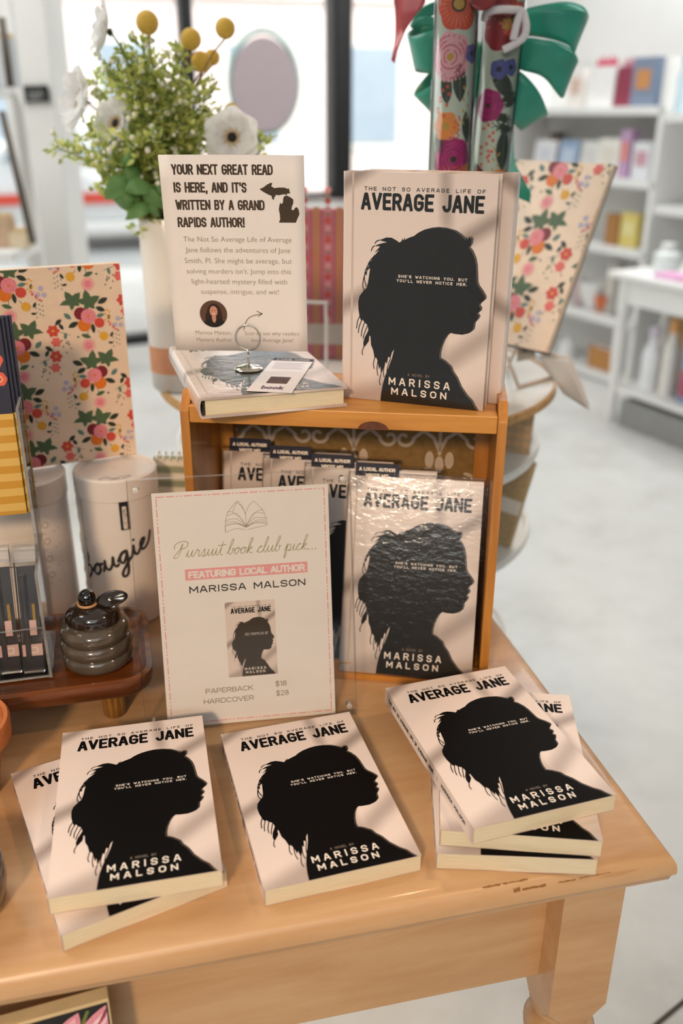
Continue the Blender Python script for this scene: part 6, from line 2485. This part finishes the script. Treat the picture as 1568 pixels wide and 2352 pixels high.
tg = [('white_book', 'open white book on an easel on the white table', .30, .22, tz, .17, .22, '#efeeea', '#b9ab90', 'card'), ('pink_pad', 'bright pink pad lying on the white table', .30, .10, tz, .16, .02, '#e6a6cf', '#efc3de', 'box'), ('clear_dome', 'pale glass jar at the left end of the white table', .10, .25, tz, .12, .12, '#dfe4e2', '#eef0ee', 'bottle'),
      ('white_vase', 'white bottle under the white table, nearest its leg', .19, .15, .1725, .09, .30, '#eef0f4', '#d9d2e0', 'bottle'), ('amber_bottle', 'bottle with orange cap under the white table', .31, .14, .1725, .07, .36, '#e8e4de', '#e2a55e', 'bottle'), ('blue_red_pack', 'blue and red packet under the white table', .44, .16, .1725, .08, .30, '#7c95b5', '#b04a58', 'box'),
      ('tan_box', 'tan box high under the white table', .32, .29, .1725, .18, .40, '#c39a68', '#d8b98c', 'box'), ('striped_tin', 'white tin with red foot far right under the white table', .56, .18, .1725, .08, .26, '#e3e0e4', '#b5606a', 'bottle')]
for (nm, lab, x, y, z, w_, h_, c1, c2, kd) in tg:
    b_ = thing(nm, lab, 'goods', TMw @ Matrix.Translation((x, y, z + .0005)))
    A = plain(nm + '_a', c1, .5, .08, 40)
    B_ = plain(nm + '_b', c2, .5, .08, 40)
    k = MB()
    if kd == 'bottle':
        k.lathe([(.001, 0), (w_ / 2, 0), (w_ / 2, h_ * .6), (w_ * .25, h_ * .75), (w_ * .22, h_ * .85)], 20)
        k.build('body', A, b_, smooth=40)
        k = MB()
        k.lathe([(.001, h_), (w_ * .27, h_), (w_ * .27, h_ * .82), (.001, h_ * .82)], 16)
        k.build('cap', B_, b_, smooth=40)
    elif kd == 'card':
        k.add([(-w_ / 2, 0, 0), (w_ / 2, 0, 0), (w_ / 2, .06, h_), (-w_ / 2, .06, h_), (-w_ / 2, .012, 0), (w_ / 2, .012, 0), (w_ / 2, .072, h_), (-w_ / 2, .072, h_)], [(0, 1, 2, 3), (7, 6, 5, 4), (0, 3, 7, 4), (1, 5, 6, 2), (3, 2, 6, 7), (0, 4, 5, 1)])
        k.build('board', A, b_)
        k = MB()
        k.add([(.0, .0285, h_ * .5), (w_ * .42, .0285, h_ * .5), (w_ * .42, .055, h_ * .95), (0, .055, h_ * .95)], [(0, 1, 2, 3)])
        k.build('picture', B_, b_)
    else:
        k.box((0, 0, h_ / 2), (w_, .10, h_))
        k.build('body', A, b_, bevel=.004)
        k = MB()
        k.box((0, -.051, h_ * .3), (w_ * .7, .002, h_ * .4))
        k.build('label', B_, b_)
dq = atz(1500, 985, FLOOR)
t = thing('grey_crate', 'dark grey crate on the floor before the white table', 'crate', SM @ Matrix.Translation((.80, -.43, FLOOR + .0005)))
for nm, c_, d_ in (('front_panel', (0, 0, .065), (.42, .02, .13)), ('back_panel', (0, .28, .065), (.42, .02, .13)), ('side_panel', (-.2, .14, .065), (.02, .26, .13)), ('side_panel', (.2, .14, .065), (.02, .26, .13)), ('floor_panel', (0, .14, .01), (.38, .26, .02))):
    k = MB()
    k.box(c_, d_)
    k.build(nm, plain('slate_grey_wood', '#8f8f8c', .7, .1), t)

# round pink sign hanging in the window, mint rim
bo = aty(607, 195, 5.2)
hr = aty(685, 195, 5.2).x - bo.x
t = thing('round_window_sign', 'round pale pink sign with mint rim hanging in the window', 'sign', Matrix.Translation(bo) @ rotz(R(8)))
k = MB()
k.lathe([(.001, -.01), (hr * .96, -.01), (hr * .96, .01), (.001, .01)], 48, 0, Matrix.Rotation(PI / 2, 4, 'X') @ Matrix.Diagonal((1, 1.32, 1, 1)))
k.build('face', plain('dusty_pink_panel', '#b7a6ab', .7, .02), t, smooth=40)
k = MB()
k.tube([(hr * 1.0 * math.cos(a_), .02, hr * 1.36 * math.sin(a_) + .012) for a_ in [2 * PI * j / 48 for j in range(48)]], .014, 8, closed=True)
k.build('mint_rim', plain('mint_rim', '#a9c6bf', .6), t, smooth=True)
k = MB()
k.tube([(0, .0, hr * 1.3), (0, .0, 2.34 - bo.z)], .003, 6)
k.build('cord', M_wire, t)

# parked car outside
cq = Vector((-3.3, 12.0, FLOOR - .155))
t = thing('parked_car', 'pale car with red trim parked outside left of the bouquet', 'car', Matrix.Translation(cq) @ rotz(R(20)))
prof = [(-2.1, .35), (-2.1, .75), (-1.9, .9), (-1.1, 1.0), (-.55, 1.45), (.7, 1.48), (1.4, 1.02), (2.0, .92), (2.1, .7), (2.1, .35)]
k = MB()
k.add([(x, y, z) for y in (-.85, .85) for x, z in prof], [tuple(range(10)), tuple(range(19, 9, -1))] + [(i, 10 + i, 10 + (i + 1) % 10, (i + 1) % 10) for i in range(10)])
k.build('car_body', plain('silver_white_paint', '#d9dadb', .3, .02, 5, coat=.8), t, bevel=.05)
for x in (-1.35, 1.3):
    for y in (-.84, .84):
        k = MB()
        k.lathe([(.001, -.1), (.33, -.1), (.36, -.05), (.36, .05), (.33, .1), (.001, .1)], 24, 0, Matrix.Translation((x, y, .36)) @ Matrix.Rotation(PI / 2, 4, 'X'))
        k.build('wheel', plain('tyre', '#2b2b2c', .8), t, smooth=40)
for (x0, x1) in ((-.85, -.02), (.04, 1.0)):
    k = MB()
    k.add([(x0 - .02, -.905, 1.02), (x1 + .1, -.905, 1.02), (x1 - .15, -.89, 1.38), (x0 + .25, -.89, 1.38)], [(0, 1, 2, 3)])
    k.build('side_window', M_darkpane, t)
k = MB()
k.box((0, -.915, .62), (3.4, .02, .12))
k.build('red_trim', plain('red_trim', '#c8432f', .4), t)
k = MB()
k.box((-2.08, -.5, .68), (.06, .35, .14))
k.build('tail_lamp', plain('red_lamp', '#b01f1a', .2), t)
